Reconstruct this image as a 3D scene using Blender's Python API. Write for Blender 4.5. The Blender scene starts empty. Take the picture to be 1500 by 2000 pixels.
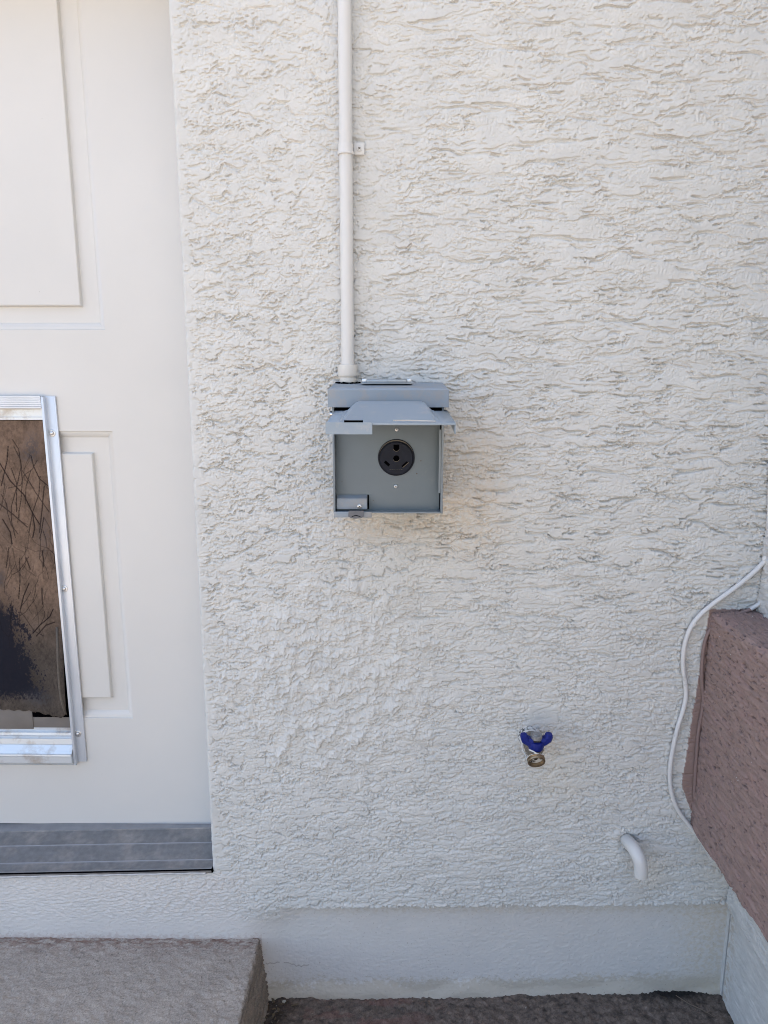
import bpy, bmesh, math, random
import numpy as np
from mathutils import Vector, Matrix

S = bpy.context.scene
C = S.collection
R = math.radians

# ------------------------------------------------------------------ camera
H = 1.07; D = 1.05; F = 1387.0; TH = R(10.9); PS = R(0.7)
fw = Vector((-math.sin(PS)*math.cos(TH), math.cos(PS)*math.cos(TH), -math.sin(TH)))
rt = Vector((math.cos(PS), math.sin(PS), 0)); up = rt.cross(fw)
cam = bpy.data.objects.new('camera', bpy.data.cameras.new('camera')); C.objects.link(cam)
cam.matrix_world = Matrix(((rt.x, up.x, -fw.x, 0), (rt.y, up.y, -fw.y, -D), (rt.z, up.z, -fw.z, H), (0, 0, 0, 1)))
cam.data.sensor_fit = 'VERTICAL'; cam.data.sensor_height = 24.0
cam.data.lens = 24.0*F/2000.0
cam.data.clip_start = 0.02; cam.data.clip_end = 500
S.camera = cam

# ------------------------------------------------------------------ sky, sun, exposure
SUN_EL = 60; SUN_ROT = -22
wld = bpy.data.worlds.new("World"); S.world = wld; wld.use_nodes = True
nt = wld.node_tree
sky = nt.nodes.new('ShaderNodeTexSky'); sky.sky_type = 'NISHITA'; sky.sun_disc = False
sky.sun_elevation = R(SUN_EL); sky.sun_rotation = R(SUN_ROT)
sky.dust_density = 3.0; sky.ozone_density = 0.3; sky.air_density = 1.0
bg = nt.nodes['Background']; bg.inputs['Strength'].default_value = 0.12
nt.links.new(sky.outputs[0], bg.inputs[0])
sl = bpy.data.lights.new('sun', 'SUN'); sl.energy = 3.6; sl.angle = R(0.5); sl.color = (1, 0.94, 0.85)
so = bpy.data.objects.new('sun', sl); C.objects.link(so)
sd = Vector((math.sin(R(SUN_ROT))*math.cos(R(SUN_EL)), math.cos(R(SUN_ROT))*math.cos(R(SUN_EL)), math.sin(R(SUN_EL))))
so.rotation_euler = sd.to_track_quat('Z', 'Y').to_euler(); so.location = (0, 3, 6)
S.view_settings.view_transform = 'Standard'; S.view_settings.look = 'None'
S.view_settings.gamma = 1.0; S.view_settings.exposure = 2.07
S.cycles.max_bounces = 6; S.cycles.diffuse_bounces = 3
S.cycles.use_denoising = True; S.cycles.denoising_prefilter = 'NONE'; S.cycles.pixel_filter_type = 'BLACKMAN_HARRIS'; S.cycles.filter_width = 1.0

# ------------------------------------------------------------------ helpers
def W(px, py, x=None, y=None, z=None):
    """photo pixel (1500x2000) -> world point on a real plane"""
    d = fw + rt*((px-750)/F) + up*((1000-py)/F)
    o = Vector((0, -D, H))
    t = (y-o.y)/d.y if y is not None else (x-o.x)/d.x if x is not None else (z-o.z)/d.z
    return o + d*t

def mat(name, col, rough=0.6, metal=0.0, var=0.0, vscale=20, bump=0.0, bscale=200, attr=None,
        col2=None, thr=(0.45, 0.6), mscale=None, spec=0.5, bdist=0.001):
    m = bpy.data.materials.new(name); m.use_nodes = True
    n = m.node_tree.nodes; l = m.node_tree.links
    p = n['Principled BSDF']
    p.inputs['Base Color'].default_value = (*col, 1); p.inputs['Roughness'].default_value = rough
    p.inputs['Metallic'].default_value = metal; p.inputs['Specular IOR Level'].default_value = spec
    tc = n.new('ShaderNodeTexCoord'); src = None
    if attr:
        a = n.new('ShaderNodeAttribute'); a.attribute_name = attr; src = a.outputs['Color']
    if col2:
        t = n.new('ShaderNodeTexNoise'); t.inputs['Scale'].default_value = mscale or vscale; t.inputs['Detail'].default_value = 8
        t.inputs['Roughness'].default_value = 0.65
        l.new(tc.outputs['Object'], t.inputs['Vector'])
        r = n.new('ShaderNodeMapRange'); r.inputs[1].default_value = thr[0]; r.inputs[2].default_value = thr[1]
        l.new(t.outputs[0], r.inputs[0])
        mx = n.new('ShaderNodeMix'); mx.data_type = 'RGBA'
        if src: l.new(src, mx.inputs[6])
        else: mx.inputs[6].default_value = (*col, 1)
        mx.inputs[7].default_value = (*col2, 1); l.new(r.outputs[0], mx.inputs[0]); src = mx.outputs[2]
    if var:
        t = n.new('ShaderNodeTexNoise'); t.inputs['Scale'].default_value = vscale; t.inputs['Detail'].default_value = 6
        l.new(tc.outputs['Object'], t.inputs['Vector'])
        r = n.new('ShaderNodeMapRange'); r.inputs[1].default_value = 0.3; r.inputs[2].default_value = 0.7
        r.inputs[3].default_value = 1-var; r.inputs[4].default_value = 1+var
        l.new(t.outputs[0], r.inputs[0])
        mx = n.new('ShaderNodeVectorMath'); mx.operation = 'SCALE'
        if src: l.new(src, mx.inputs[0])
        else: mx.inputs[0].default_value = col
        l.new(r.outputs[0], mx.inputs['Scale']); src = mx.outputs[0]
    if src: l.new(src, p.inputs['Base Color'])
    if bump:
        t = n.new('ShaderNodeTexNoise'); t.inputs['Scale'].default_value = bscale; t.inputs['Detail'].default_value = 5
        l.new(tc.outputs['Object'], t.inputs['Vector'])
        b = n.new('ShaderNodeBump'); b.inputs['Strength'].default_value = bump; b.inputs['Distance'].default_value = bdist
        l.new(t.outputs[0], b.inputs['Height']); l.new(b.outputs[0], p.inputs['Normal'])
    return m

def link(o, parent=None):
    C.objects.link(o)
    if parent: o.parent = parent
    return o

def tag(o, label=None, cat=None, kind=None, group=None):
    if label: o['label'] = label
    if cat: o['category'] = cat
    if kind: o['kind'] = kind
    if group: o['group'] = group
    return o

def thing(name, label, cat, loc, group=None):
    o = bpy.data.objects.new(name, None); o.empty_display_size = 0.02; C.objects.link(o); o.location = loc
    bpy.context.view_layer.update()
    return tag(o, label, cat, None, group)

def put(name, bm, m, parent=None, smooth=True, sharp=35):
    """one mesh object; coordinates given in world space"""
    me = bpy.data.meshes.new(name)
    bmesh.ops.recalc_face_normals(bm, faces=bm.faces)
    bm.to_mesh(me); bm.free()
    if isinstance(m, (list, tuple)):
        for q in m: me.materials.append(q)
    else: me.materials.append(m)
    o = bpy.data.objects.new(name, me); C.objects.link(o)
    if parent:
        bpy.context.view_layer.update()
        o.parent = parent; o.matrix_parent_inverse = parent.matrix_world.inverted()
    if smooth:
        me.shade_smooth(); me.set_sharp_from_angle(angle=R(sharp))
    return o

def box(bm, x0, x1, y0, y1, z0, z1, bev=0.0, seg=2, mi=0):
    vs = [bm.verts.new((x, y, z)) for x in (x0, x1) for y in (y0, y1) for z in (z0, z1)]
    fs = [bm.faces.new([vs[i] for i in f]) for f in ((0,1,3,2), (4,6,7,5), (0,4,5,1), (2,3,7,6), (0,2,6,4), (1,5,7,3))]
    for f in fs: f.material_index = mi
    if bev:
        es = list({e for f in fs for e in f.edges})
        r = bmesh.ops.bevel(bm, geom=es, offset=bev, segments=seg, affect='EDGES', profile=0.5)
        for f in r['faces']: f.material_index = mi
    return vs

def hull8(bm, pts, bev=0.0, mi=0):
    """pts: 4 front/bottom + 4 back/top corner points"""
    vs = [bm.verts.new(p) for p in pts]
    fs = [bm.faces.new([vs[i] for i in f]) for f in ((0,1,2,3), (7,6,5,4), (0,4,5,1), (1,5,6,2), (2,6,7,3), (3,7,4,0))]
    for f in fs: f.material_index = mi
    if bev:
        es = list({e for f in fs for e in f.edges})
        bmesh.ops.bevel(bm, geom=es, offset=bev, segments=2, affect='EDGES')

def tube(bm, pts, r, n=16, cap=True, mi=0):
    """tube along points, r a number or a list"""
    pts = [Vector(p) for p in pts]; N = len(pts)
    rr = r if isinstance(r, (list, tuple)) else [r]*N
    rings = []; prev = None
    for i, p in enumerate(pts):
        t = (pts[min(i+1, N-1)]-pts[max(i-1, 0)])
        t = t.normalized() if t.length > 1e-9 else prev_t
        prev_t = t
        if prev is None:
            a = Vector((0, 0, 1)) if abs(t.z) < 0.9 else Vector((1, 0, 0))
            u = t.cross(a).normalized()
        else:
            u = (prev - t*prev.dot(t)).normalized()
        prev = u; v = t.cross(u)
        rings.append([bm.verts.new(p + (u*math.cos(2*math.pi*k/n) + v*math.sin(2*math.pi*k/n))*rr[i]) for k in range(n)])
    for a, b in zip(rings, rings[1:]):
        for k in range(n):
            f = bm.faces.new((a[k], a[(k+1) % n], b[(k+1) % n], b[k])); f.material_index = mi
    if cap:
        for rg in (rings[0], rings[-1]):
            f = bm.faces.new(rg); f.material_index = mi
    return rings

def spline(pts, k=10):
    P = [Vector(p) for p in pts]; P = [P[0]*2-P[1]] + P + [P[-1]*2-P[-2]]; out = []
    for i in range(1, len(P)-2):
        for j in range(k):
            t = j/k; a, b, c, d = P[i-1:i+3]
            out.append(0.5*((2*b)+(c-a)*t+(2*a-5*b+4*c-d)*t*t+(3*b-a-3*c+d)*t**3))
    out.append(P[-2]); return out

def lathe(bm, origin, axis, prof, n=24, mi=0):
    """prof: list of (distance along axis, radius)"""
    ax = Vector(axis).normalized()
    tube(bm, [Vector(origin)+ax*(a+1e-6*i) for i, (a, r) in enumerate(prof)], [r for a, r in prof], n, True, mi)

def lathe2(bm, origin, axis, prof, n=24, mi=0):
    ax = Vector(axis).normalized(); a0 = Vector((0, 0, 1)) if abs(ax.z) < 0.9 else Vector((1, 0, 0))
    u = ax.cross(a0).normalized(); v = ax.cross(u); rings = []
    for a, r in prof:
        rings.append([bm.verts.new(Vector(origin)+ax*a+(u*math.cos(2*math.pi*k/n)+v*math.sin(2*math.pi*k/n))*r) for k in range(n)])
    for A, B in zip(rings, rings[1:]):
        for k in range(n):
            f = bm.faces.new((A[k], A[(k+1) % n], B[(k+1) % n], B[k])); f.material_index = mi
    for rg in (rings[0], rings[-1]):
        f = bm.faces.new(rg); f.material_index = mi

def screw(name, pos, axis, r, m, parent, mdark, cross=True):
    bm = bmesh.new()
    lathe2(bm, pos, axis, [(-0.001, r), (0.0004, r), (0.0011, r*0.86), (0.0015, r*0.5)], 16)
    ax = Vector(axis).normalized(); a0 = Vector((0, 0, 1)) if abs(ax.z) < 0.9 else Vector((1, 0, 0))
    u = ax.cross(a0).normalized(); v = ax.cross(u)
    for q, w in (((u+v)*0.7, (u-v)*0.7), ((u-v)*0.7, (u+v)*0.7)) if cross else ():
        pts = []
        for h_ in (0.0012, 0.0018):
            for sa, sb in ((-1, -1), (1, -1), (1, 1), (-1, 1)):
                pts.append(Vector(pos)+ax*h_+q*sa*r*0.5+w*sb*r*0.12)
        hull8(bm, pts, 0, 1)
    return put(name, bm, [m, mdark], parent)

# ------------------------------------------------------------------ noise fields
def band(nz, nx, dx, lx, lz, seed):
    rg = np.random.default_rng(seed)
    w = rg.standard_normal((nz, nx)).astype(np.float32)
    fx = np.fft.rfftfreq(nx, dx)[None, :]; fz = np.fft.fftfreq(nz, dx)[:, None]
    r2 = (fx*lx)**2 + (fz*lz)**2
    g = np.fft.irfft2(np.fft.rfft2(w)*(r2*np.exp(-r2)), s=(nz, nx))
    return (g/g.std()).astype(np.float32)

def fbm(nz, nx, dx, lx, lz, octv, gain, seed):
    t = 0; a = 1.0; s = 0
    for k in range(octv):
        if min(lx, lz)/2**k < 1.6*dx: break
        t = t + a*band(nz, nx, dx, lx/2**k, lz/2**k, seed+k*13); s += a*a; a *= gain
    return t/math.sqrt(s)

def sig(v): return 1/(1+np.exp(-np.clip(v, -30, 30)))
def sst(a, b, v):
    t = np.clip((v-a)/(b-a), 0, 1); return t*t*(3-2*t)

def drag(P, k):
    """trowel: crisp lower edge, the plaster fades away upward (row 0 = bottom)"""
    d = P.copy()
    for i in range(1, P.shape[0]):
        d[i] = np.maximum(P[i], d[i-1]*(k[i] if isinstance(k, np.ndarray) else k))
    return d

STU = 1.45
def blur(h, dx, sg):
    nz, nx = h.shape
    fx = np.fft.rfftfreq(nx, dx)[None, :]; fz = np.fft.fftfreq(nz, dx)[:, None]
    return np.fft.irfft2(np.fft.rfft2(h)*np.exp(-2*(math.pi*sg)**2*(fx**2+fz**2)), s=(nz, nx))
def stucco(nz, nx, dx, seed, side, gm=1.0):
    """skip-trowel relief in metres; side 0 = curly small plates, 1 = long horizontal ledges; also a flatness mask"""
    # scallops: cusped billows that give the plaster lips their toothed outline
    bil = np.abs(band(nz, nx, dx, 0.016, 0.014, seed+20)); bil2 = np.abs(band(nz, nx, dx, 0.007, 0.007, seed+21))
    den = sst(-0.8, 0.8, band(nz, nx, dx, 0.14, 0.09, seed+333))            # bare and busy areas
    a = fbm(nz, nx, dx, 0.046, 0.030, 3, 0.5, seed) + 0.20*bil + 0.10*bil2
    a2 = fbm(nz, nx, dx, 0.020, 0.015, 2, 0.55, seed+60) + 0.12*bil2
    b = fbm(nz, nx, dx, 0.135, 0.036, 3, 0.5, seed+100) + (0.22*bil + 0.10*bil2)*(0.3+0.7*den)
    b2 = fbm(nz, nx, dx, 0.080, 0.026, 3, 0.5, seed+150) + 0.16*bil + 0.07*bil2
    c = band(nz, nx, dx, 0.009, 0.008, seed+200) + 0.5*band(nz, nx, dx, 0.005, 0.005, seed+201)
    e = 0.018
    kA = math.exp(-dx/0.009); kB = math.exp(-dx/0.020); kC = math.exp(-dx/0.0022)
    gl = 2
    def steps(f, ts, k, vary):
        out = 0; gro = 0; gy_, gx_ = np.gradient(f, dx); wd_ = np.hypot(gy_, gx_)*0.00032+2e-3
        for n_, t_ in enumerate(ts):
            amp = 0.38+0.62*sst(-0.5, 0.8, band(nz, nx, dx, 0.075, 0.045, seed+700+n_+vary))          # lips fade in and out along their length
            q = sig((f-t_)/wd_); d = q + blur(drag(q, k)-q, dx, 0.0018)
            out = out + d*amp
            sh = np.maximum(np.roll(q, -gl, 0), np.maximum(0.85*np.roll(np.roll(q, -gl, 0), gl, 1), 0.6*np.roll(np.roll(q, -gl, 0), -1, 1))); gro = np.maximum(gro, amp*np.clip(sh-q, 0, 1))
        return out, gro
    A1, gA1 = steps(a, (-0.15, 0.95), kA, 0); A2, gA2 = steps(a2, (0.9,), kA, 10)
    B1, gB1 = steps(b, (-0.45, 0.45, 1.4), kB, 20); B3, gB3 = steps(b2, (0.75,), kA, 30); B4, gB4 = A2, gA2
    hA = A1 + 0.7*A2*(0.3+0.7*den); gA = np.maximum(gA1, 0.8*gA2*(0.3+0.7*den))
    hB = B1*1.15 + 0.7*B3*(0.25+0.75*den) + 0.35*B4*den; gB = np.maximum(gB1*1.2, np.maximum(0.8*gB3*(0.25+0.75*den), 0.6*gB4*den))
    q = sig((c-1.0)/0.12); hC = drag(q, kC)
    flat = np.clip(sst(0.3, 0.9, a)*(1-side) + np.maximum(sst(0.3, 0.7, b), sst(0.6, 1.0, b2))*side, 0, 1)
    hs_ = hA*(1-0.75*side) + hB*side
    h = hs_ - 0.9*blur(hs_, dx, 0.007)                                       # trowel keeps the overall plane flat
    quiet = 0.6+0.4*sst(-0.9, 0.1, band(nz, nx, dx, 0.085, 0.034, seed+350))     # stretches the float left smooth
    h = STU*0.00030*h*quiet - STU*0.0030*gm*quiet*(gA*(1-0.75*side)+gB*side) + STU*0.0005*hC*(1-0.9*flat)*(0.35+0.65*den)
    gr = band(nz, nx, dx, 0.0048, 0.0048, seed+401) + 0.6*band(nz, nx, dx, 0.0034, 0.0034, seed+402)
    gv = band(nz, nx, dx, 0.0046, 0.018, seed+403)
    vm = sst(0.3, 1.1, band(nz, nx, dx, 0.10, 0.08, seed+404))
    rough = (1-0.70*flat)*(0.55+0.45*sst(-1, 1, band(nz, nx, dx, 0.05, 0.04, seed+405)))
    h = h + STU*rough*(0.00019*gr*(1-0.6*vm) + 0.00016*gv*vm)
    h = h + 0.0003*band(nz, nx, dx, 0.12, 0.08, seed+500)
    pit = sig((band(nz, nx, dx, 0.006, 0.006, seed+600)-2.7)/0.12)*sst(0, 1, band(nz, nx, dx, 0.06, 0.06, seed+601))
    return h - 0.0016*pit, flat, np.maximum(np.abs(np.diff(h, axis=0, prepend=h[:1]))/dx, 0)

def grid(name, P, keep, colr, m, parent=None):
    """P (nz,nx,3) world points; keep (nz-1,nx-1) bool; colr (nz,nx,3)"""
    nz, nx, _ = P.shape
    idx = np.arange(nz*nx).reshape(nz, nx)
    q = np.stack([idx[:-1, :-1], idx[:-1, 1:], idx[1:, 1:], idx[1:, :-1]], -1)[keep]
    used = np.unique(q); remap = np.full(nz*nx, -1, np.int64); remap[used] = np.arange(len(used))
    q = remap[q].astype(np.int32)
    me = bpy.data.meshes.new(name)
    me.vertices.add(len(used)); me.vertices.foreach_set('co', P.reshape(-1, 3)[used].astype(np.float32).ravel())
    me.loops.add(q.size); me.loops.foreach_set('vertex_index', q.ravel())
    me.polygons.add(len(q)); me.polygons.foreach_set('loop_start', np.arange(0, q.size, 4, dtype=np.int32))
    me.polygons.foreach_set('use_smooth', np.ones(len(q), bool))
    me.update(calc_edges=True)
    if colr is not None:
        a = me.color_attributes.new('tint', 'FLOAT_COLOR', 'POINT')
        c4 = np.ones((len(used), 4), np.float32); c4[:, :3] = colr.reshape(-1, 3)[used]
        a.data.foreach_set('color', c4.ravel())
    me.materials.append(m)
    o = bpy.data.objects.new(name, me); C.objects.link(o)
    if parent:
        bpy.context.view_layer.update()
        o.parent = parent; o.matrix_parent_inverse = parent.matrix_world.inverted()
    return o

# ------------------------------------------------------------------ materials
M_stucco = mat('stucco_paint', (0.72, 0.70, 0.67), 0.75, attr='tint', var=0.03, vscale=9, bump=0.25, bscale=900, bdist=0.0006, spec=0.3)
M_door = mat('door_paint', (0.66, 0.64, 0.60), 0.42, var=0.025, vscale=5, bump=0.06, bscale=60, col2=(0.40, 0.37, 0.33), thr=(0.735, 0.76), mscale=75)
M_alu = mat('brushed_aluminium', (0.66, 0.69, 0.73), 0.40, 0.35, var=0.06, vscale=14, bump=0.1, bscale=90)
M_alu_d = mat('dusty_aluminium', (0.66, 0.70, 0.73), 0.45, 0.55, col2=(0.40, 0.35, 0.30), thr=(0.5, 0.72), mscale=26, bump=0.1, bscale=120)
M_thr = mat('weathered_threshold', (0.19, 0.188, 0.188), 0.65, 0.25, col2=(0.33, 0.30, 0.27), thr=(0.48, 0.72), mscale=14, bump=0.4, bscale=160, var=0.15, vscale=90)
M_thr_l = mat('worn_threshold_rib', (0.30, 0.30, 0.31), 0.5, 0.4, var=0.1, vscale=60)
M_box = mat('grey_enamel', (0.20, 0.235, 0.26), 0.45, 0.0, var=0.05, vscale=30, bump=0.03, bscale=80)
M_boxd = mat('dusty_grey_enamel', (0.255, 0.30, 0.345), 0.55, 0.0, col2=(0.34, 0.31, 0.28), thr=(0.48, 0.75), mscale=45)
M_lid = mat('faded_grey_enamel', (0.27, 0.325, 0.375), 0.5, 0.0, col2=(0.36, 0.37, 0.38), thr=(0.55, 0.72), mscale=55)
M_black = mat('black_plastic', (0.008, 0.011, 0.021), 0.5, var=0.25, vscale=90, spec=0.2)
M_hole = mat('dark_void', (0.0015, 0.0015, 0.002), 1.0, spec=0.0)
M_dustrim = mat('dusty_rim', (0.14, 0.12, 0.09), 0.8, var=0.2, vscale=80)
M_steel = mat('zinc_screw', (0.62, 0.63, 0.64), 0.35, 0.9, var=0.15, vscale=300)
M_galv = mat('galvanised_plate', (0.36, 0.39, 0.41), 0.4, 0.7, var=0.12, vscale=60)
M_pvc = mat('painted_pvc', (0.66, 0.645, 0.61), 0.35, var=0.02, vscale=20)
M_cable = mat('white_cable_jacket', (0.66, 0.65, 0.63), 0.45, col2=(0.48, 0.46, 0.44), thr=(0.6, 0.72), mscale=50)
M_bcable = mat('brown_painted_cable', (0.23, 0.16, 0.145), 0.55)
M_brass = mat('old_brass', (0.33, 0.25, 0.16), 0.35, 0.85, var=0.3, vscale=160)
M_nickel = mat('tarnished_bib_metal', (0.24, 0.21, 0.175), 0.42, 0.75, var=0.3, vscale=120)
M_bibpaint = mat('overpainted_bib', (0.66, 0.65, 0.62), 0.6, col2=(0.05, 0.05, 0.045), thr=(0.52, 0.58), mscale=110)
M_blue = mat('blue_handle_vinyl', (0.006, 0.016, 0.17), 0.5, spec=0.3)
M_brown = mat('brown_paint', (0.215, 0.155, 0.14), 0.65, attr='tint', bump=0.3, bscale=700, bdist=0.0006, spec=0.4)
M_conc = mat('step_concrete', (0.25, 0.21, 0.18), 0.85, attr='tint', bump=0.8, bscale=420, bdist=0.0012, var=0.16, vscale=420)
M_ground = mat('stained_slab', (0.09, 0.07, 0.06), 0.9, attr='tint', bump=0.6, bscale=400, bdist=0.0015, var=0.3, vscale=420)
M_flap = mat('dirty_vinyl_flap', (0.2, 0.15, 0.11), 0.75, attr='tint', bump=0.4, bscale=160, spec=0.15)
M_tunnel = mat('dusty_tunnel', (0.17, 0.15, 0.132), 0.7, var=0.12, vscale=30)

# ------------------------------------------------------------------ house wall
XD = -0.300; XR = 0.561; dx = 0.00098
x0, x1, z0, z1 = -0.76, 0.575, -0.03, 1.68
nx = int((x1-x0)/dx)+1; nz = int((z1-z0)/dx)+1
xs = (x0+np.arange(nx)*dx)[None, :].repeat(nz, 0); zs = (z0+np.arange(nz)*dx)[:, None].repeat(nx, 1)
# photo coordinates of every wall point (the wall is the real plane y = 0)
def topx(X, Z, Y=0.0):
    dX, dY, dZ = X, Y+D, Z-H
    f = dX*fw.x+dY*fw.y+dZ*fw.z; u = dX*rt.x+dY*rt.y; v = dX*up.x+dY*up.y+dZ*up.z
    return 750+F*u/f, 1000-F*v/f
PX, PY = topx(xs, zs)
side = sst(620, 900, PX + 60*band(nz, nx, dx, 0.15, 0.15, 5))*(1-0.55*sst(1050, 1350, PY))
h, flat, _ = stucco(nz, nx, dx, 11, side, 1.55-0.75*sst(0.75, 1.5, zs))
# rough repaired patch
rp = np.hypot((PX-650)/230, (PY-1330)/190) + 0.14*band(nz, nx, dx, 0.07, 0.07, 71)
wp = 1-sst(0.65, 1.15, rp)
cr = fbm(nz, nx, dx, 0.045, 0.045, 5, 0.62, 81); cr2 = fbm(nz, nx, dx, 0.045, 0.055, 3, 0.55, 82)
ridge = np.maximum(0, 1-np.abs(cr2)*1.6)**2
crag = 0.0011*cr + 0.0018*ridge*sst(-0.2, 0.8, cr) + 0.0012*drag(sig((cr-1.25)/0.12), math.exp(-dx/0.010))
h = h*(1-0.35*wp) + 0.85*crag*wp + 0.0010*wp
# smooth float strip beside the door bead
edge_w = 0.012 + 0.006*fbm(1, 1, dx, 1, 1, 0, 1, 0) if False else 0.012
strip = 1-sst(0.006, 0.018, xs-XD + 0.004*band(nz, nx, dx, 0.02, 0.03, 91))
strip = strip*(zs > 0.25)
h = h*(1-0.88*strip)
# ledge and recessed foundation
lz = 0.183 + (0.0155)*(xs+0.177)/0.72
lz = lz + 0.0007*band(1, nx, dx, 0.05, 0.05, 93)[0][None, :] + 0.0008*band(nz, nx, dx, 0.01, 0.01, 94)
fx_ = sst(-0.235, -0.165, xs)                              # the recess runs out towards the step
below = 1-sst(-0.0012, 0.0012, zs-lz)
below_soft = 1-sst(-0.045, 0.012, zs-lz)
rec = 0.013*(below*sst(-0.20, -0.14, xs) + below_soft*(1-sst(-0.20, -0.14, xs))*sst(-0.26, -0.17, xs))
lowz = np.clip(np.where(xs > -0.19, below, below_soft), 0, 1)
smooth_h = 0.00013*fbm(nz, nx, dx, 0.018, 0.012, 4, 0.7, 95) + 0.00035*drag(sig((fbm(nz, nx, dx, 0.012, 0.008, 3, 0.7, 96)-1.9)/0.15), 0.8) - 0.0009*sig((band(nz, nx, dx, 0.005, 0.005, 196)-2.9)/0.1)
sill_h = 0.00055*fbm(nz, nx, dx, 0.020, 0.007, 4, 0.7, 97) + 0.0007*drag(sig((fbm(nz, nx, dx, 0.025, 0.012, 4, 0.7, 98)-0.9)/0.15), 0.85)
under = (1-sst(0.235, 0.262, zs))*(1-sst(-0.31, -0.20, xs))
h = h*(1-under) + sill_h*under*(0.55+0.45*sst(-0.6, -0.35, xs))
h = h*(1-lowz) + smooth_h*lowz
# bottom lip at the ground, cable and bead lumps
h = h + 0.006*(1-sst(0.0, 0.03, zs-0.01*band(1, nx, dx, 0.2, 0.2, 99)[0][None, :]))*lowz
h = h + 0.0018*np.exp(-((zs-lz-0.003)/0.003)**2)*sst(-0.2, -0.1, xs)*0.5     # drip edge
# a float hole where the drain leaves the wall, a small square dent above the tap
dh = np.hypot(PX-1226, PY-1645); h = h - 0.0025*(1-sst(15, 20, dh)) + 0.002*np.exp(-((dh-26)/8)**2)
sq = (np.abs(PX-1062) < 28) & (np.abs(PY-1397) < 17); h = np.where(sq, h*0.25+0.0002, h)

X = xs.copy(); Y = -h + rec; Z = zs - 0.7*np.clip(h, -0.001, 0.006)*(1-lowz)
# rounded bead, then the return into the doorway
rb = 0.006 + 0.0008*band(nz, 1, dx, 0.02, 0.03, 55)
t = (XD+rb)-xs; arc = math.pi/2*rb
ang = np.clip(t/rb, 0, math.pi/2)
zcut = 0.2435+(xs+0.66)/0.36*0.0082
up_ = zs > zcut
bx = np.where(t > 0, XD+rb-(rb+h)*np.sin(ang), X); by = np.where(t > 0, rb-(rb+h)*np.cos(ang)+np.maximum(0, t-arc), Y)
X = np.where(up_, bx, X); Y = np.where(up_, by, Y)
kc = np.ones((nz-1, nx-1), bool)
kc &= ~((zs[:-1, :-1] > zcut[:-1, :-1]) & (xs[:-1, :-1] < XD-0.125))
kc &= ~((np.abs(zs-zcut)[:-1, :-1] < 0.0012) & (xs[:-1, :-1] < XD-0.001))
# colour: real paint, dust and stains and some painted shade
col = np.zeros((nz, nx, 3), np.float32) + np.array((0.62, 0.612, 0.578))
wob = fbm(nz, nx, dx, 0.12, 0.06, 5, 0.65, 120)
col *= (1+0.018*wob)[..., None]
def stain(mask, c, k):
    global col
    m_ = np.clip(mask, 0, 1)*k; col = col*(1-m_[..., None]) + np.array(c, np.float32)*m_[..., None]
sp = fbm(nz, nx, dx, 0.015, 0.012, 4, 0.75, 121)
dust_shade = np.exp(-((np.maximum(0, np.abs(PX-905)-35)/45)**2+(np.maximum(0, np.abs(PY-960)-70)/60)**2))
dust_shade2 = np.exp(-((np.maximum(0, np.abs(PX-790)-70)/60)**2+((PY-1030)/28)**2))
stain(np.maximum(dust_shade, dust_shade2)*(0.65+0.35*sp), (0.60, 0.50, 0.38), 0.55)  # tan dust by the box, with its soft shadow painted in
tap = np.exp(-((PX-1085)/55)**2-((PY-1520)/60)**2); stain(tap*(0.7+0.3*sp), (0.62, 0.57, 0.47), 0.5)
stain(np.exp(-((PX-1275)/35)**2-((PY-1710)/35)**2), (0.62, 0.56, 0.46), 0.4)
stain((1-sst(0.022, 0.040, zs-0.014*sst(-0.1, 0.5, xs)+0.0025*sp+0.003*wob))*lowz, (0.53, 0.485, 0.385), 0.7)                    # splash line above the ground
stain(np.exp(-((PY-1785)/10)**2)*sst(540, 700, PX)*(0.5+0.5*sp), (0.52, 0.47, 0.38), 0.45)
stain(sst(1280, 1400, PX)*sst(1760, 1800, PY)*(0.5+0.5*sp), (0.50, 0.43, 0.30), 0.35)
stain(sig((band(nz, nx, dx, 0.004, 0.004, 130)-2.6)/0.1)*(0.25+0.75*lowz), (0.25, 0.18, 0.13), 0.7)
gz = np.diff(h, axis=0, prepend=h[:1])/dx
chip_shade = sst(0.45, 0.9, gz)*sst(0.2, 1.2, band(nz, nx, dx, 0.06, 0.03, 131) + 1.2*sst(900, 1500, PX)*(1-sst(200, 500, PY)))
stain(chip_shade, (0.46, 0.35, 0.29), 0.22)                                                           # older paint at broken edges, plus painted darkening under the lips
stain(sst(0.4, 1.0, wob)*sst(1500, 1900, PY)*(xs < -0.3), (0.60, 0.60, 0.60), 0.4)
k_ = np.clip(under*0.95*(zs < zcut+0.002)+0.75*lowz, 0, 1); col = col*(1-k_[..., None])+np.array((0.665, 0.635, 0.60))*k_[..., None]
stain((1-sst(0.022, 0.040, zs-0.014*sst(-0.1, 0.5, xs)+0.005*sp+0.003*wob))*lowz, (0.52, 0.46, 0.36), 0.7)
ckl = np.abs(PY-(1888+0.13*(PX-520)+1.6*band(1, nx, dx, 0.07, 0.07, 161)[0][None, :]+0.8*band(1, nx, dx, 0.012, 0.012, 163)[0][None, :])); stain((1-sst(0.5, 1.4, ckl))*(PX > 518)*(PX < 602)*(np.abs(PX-548) > 4), (0.2, 0.16, 0.13), 0.5)
stain(sig((fbm(nz, nx, dx, 0.007, 0.005, 2, 0.7, 162)-2.5)/0.1)*lowz, (0.30, 0.24, 0.19), 0.6)
stain(np.exp(-((PY-1785)/10)**2)*sst(540, 700, PX)*(0.5+0.5*sp), (0.56, 0.51, 0.42), 0.45)
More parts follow.
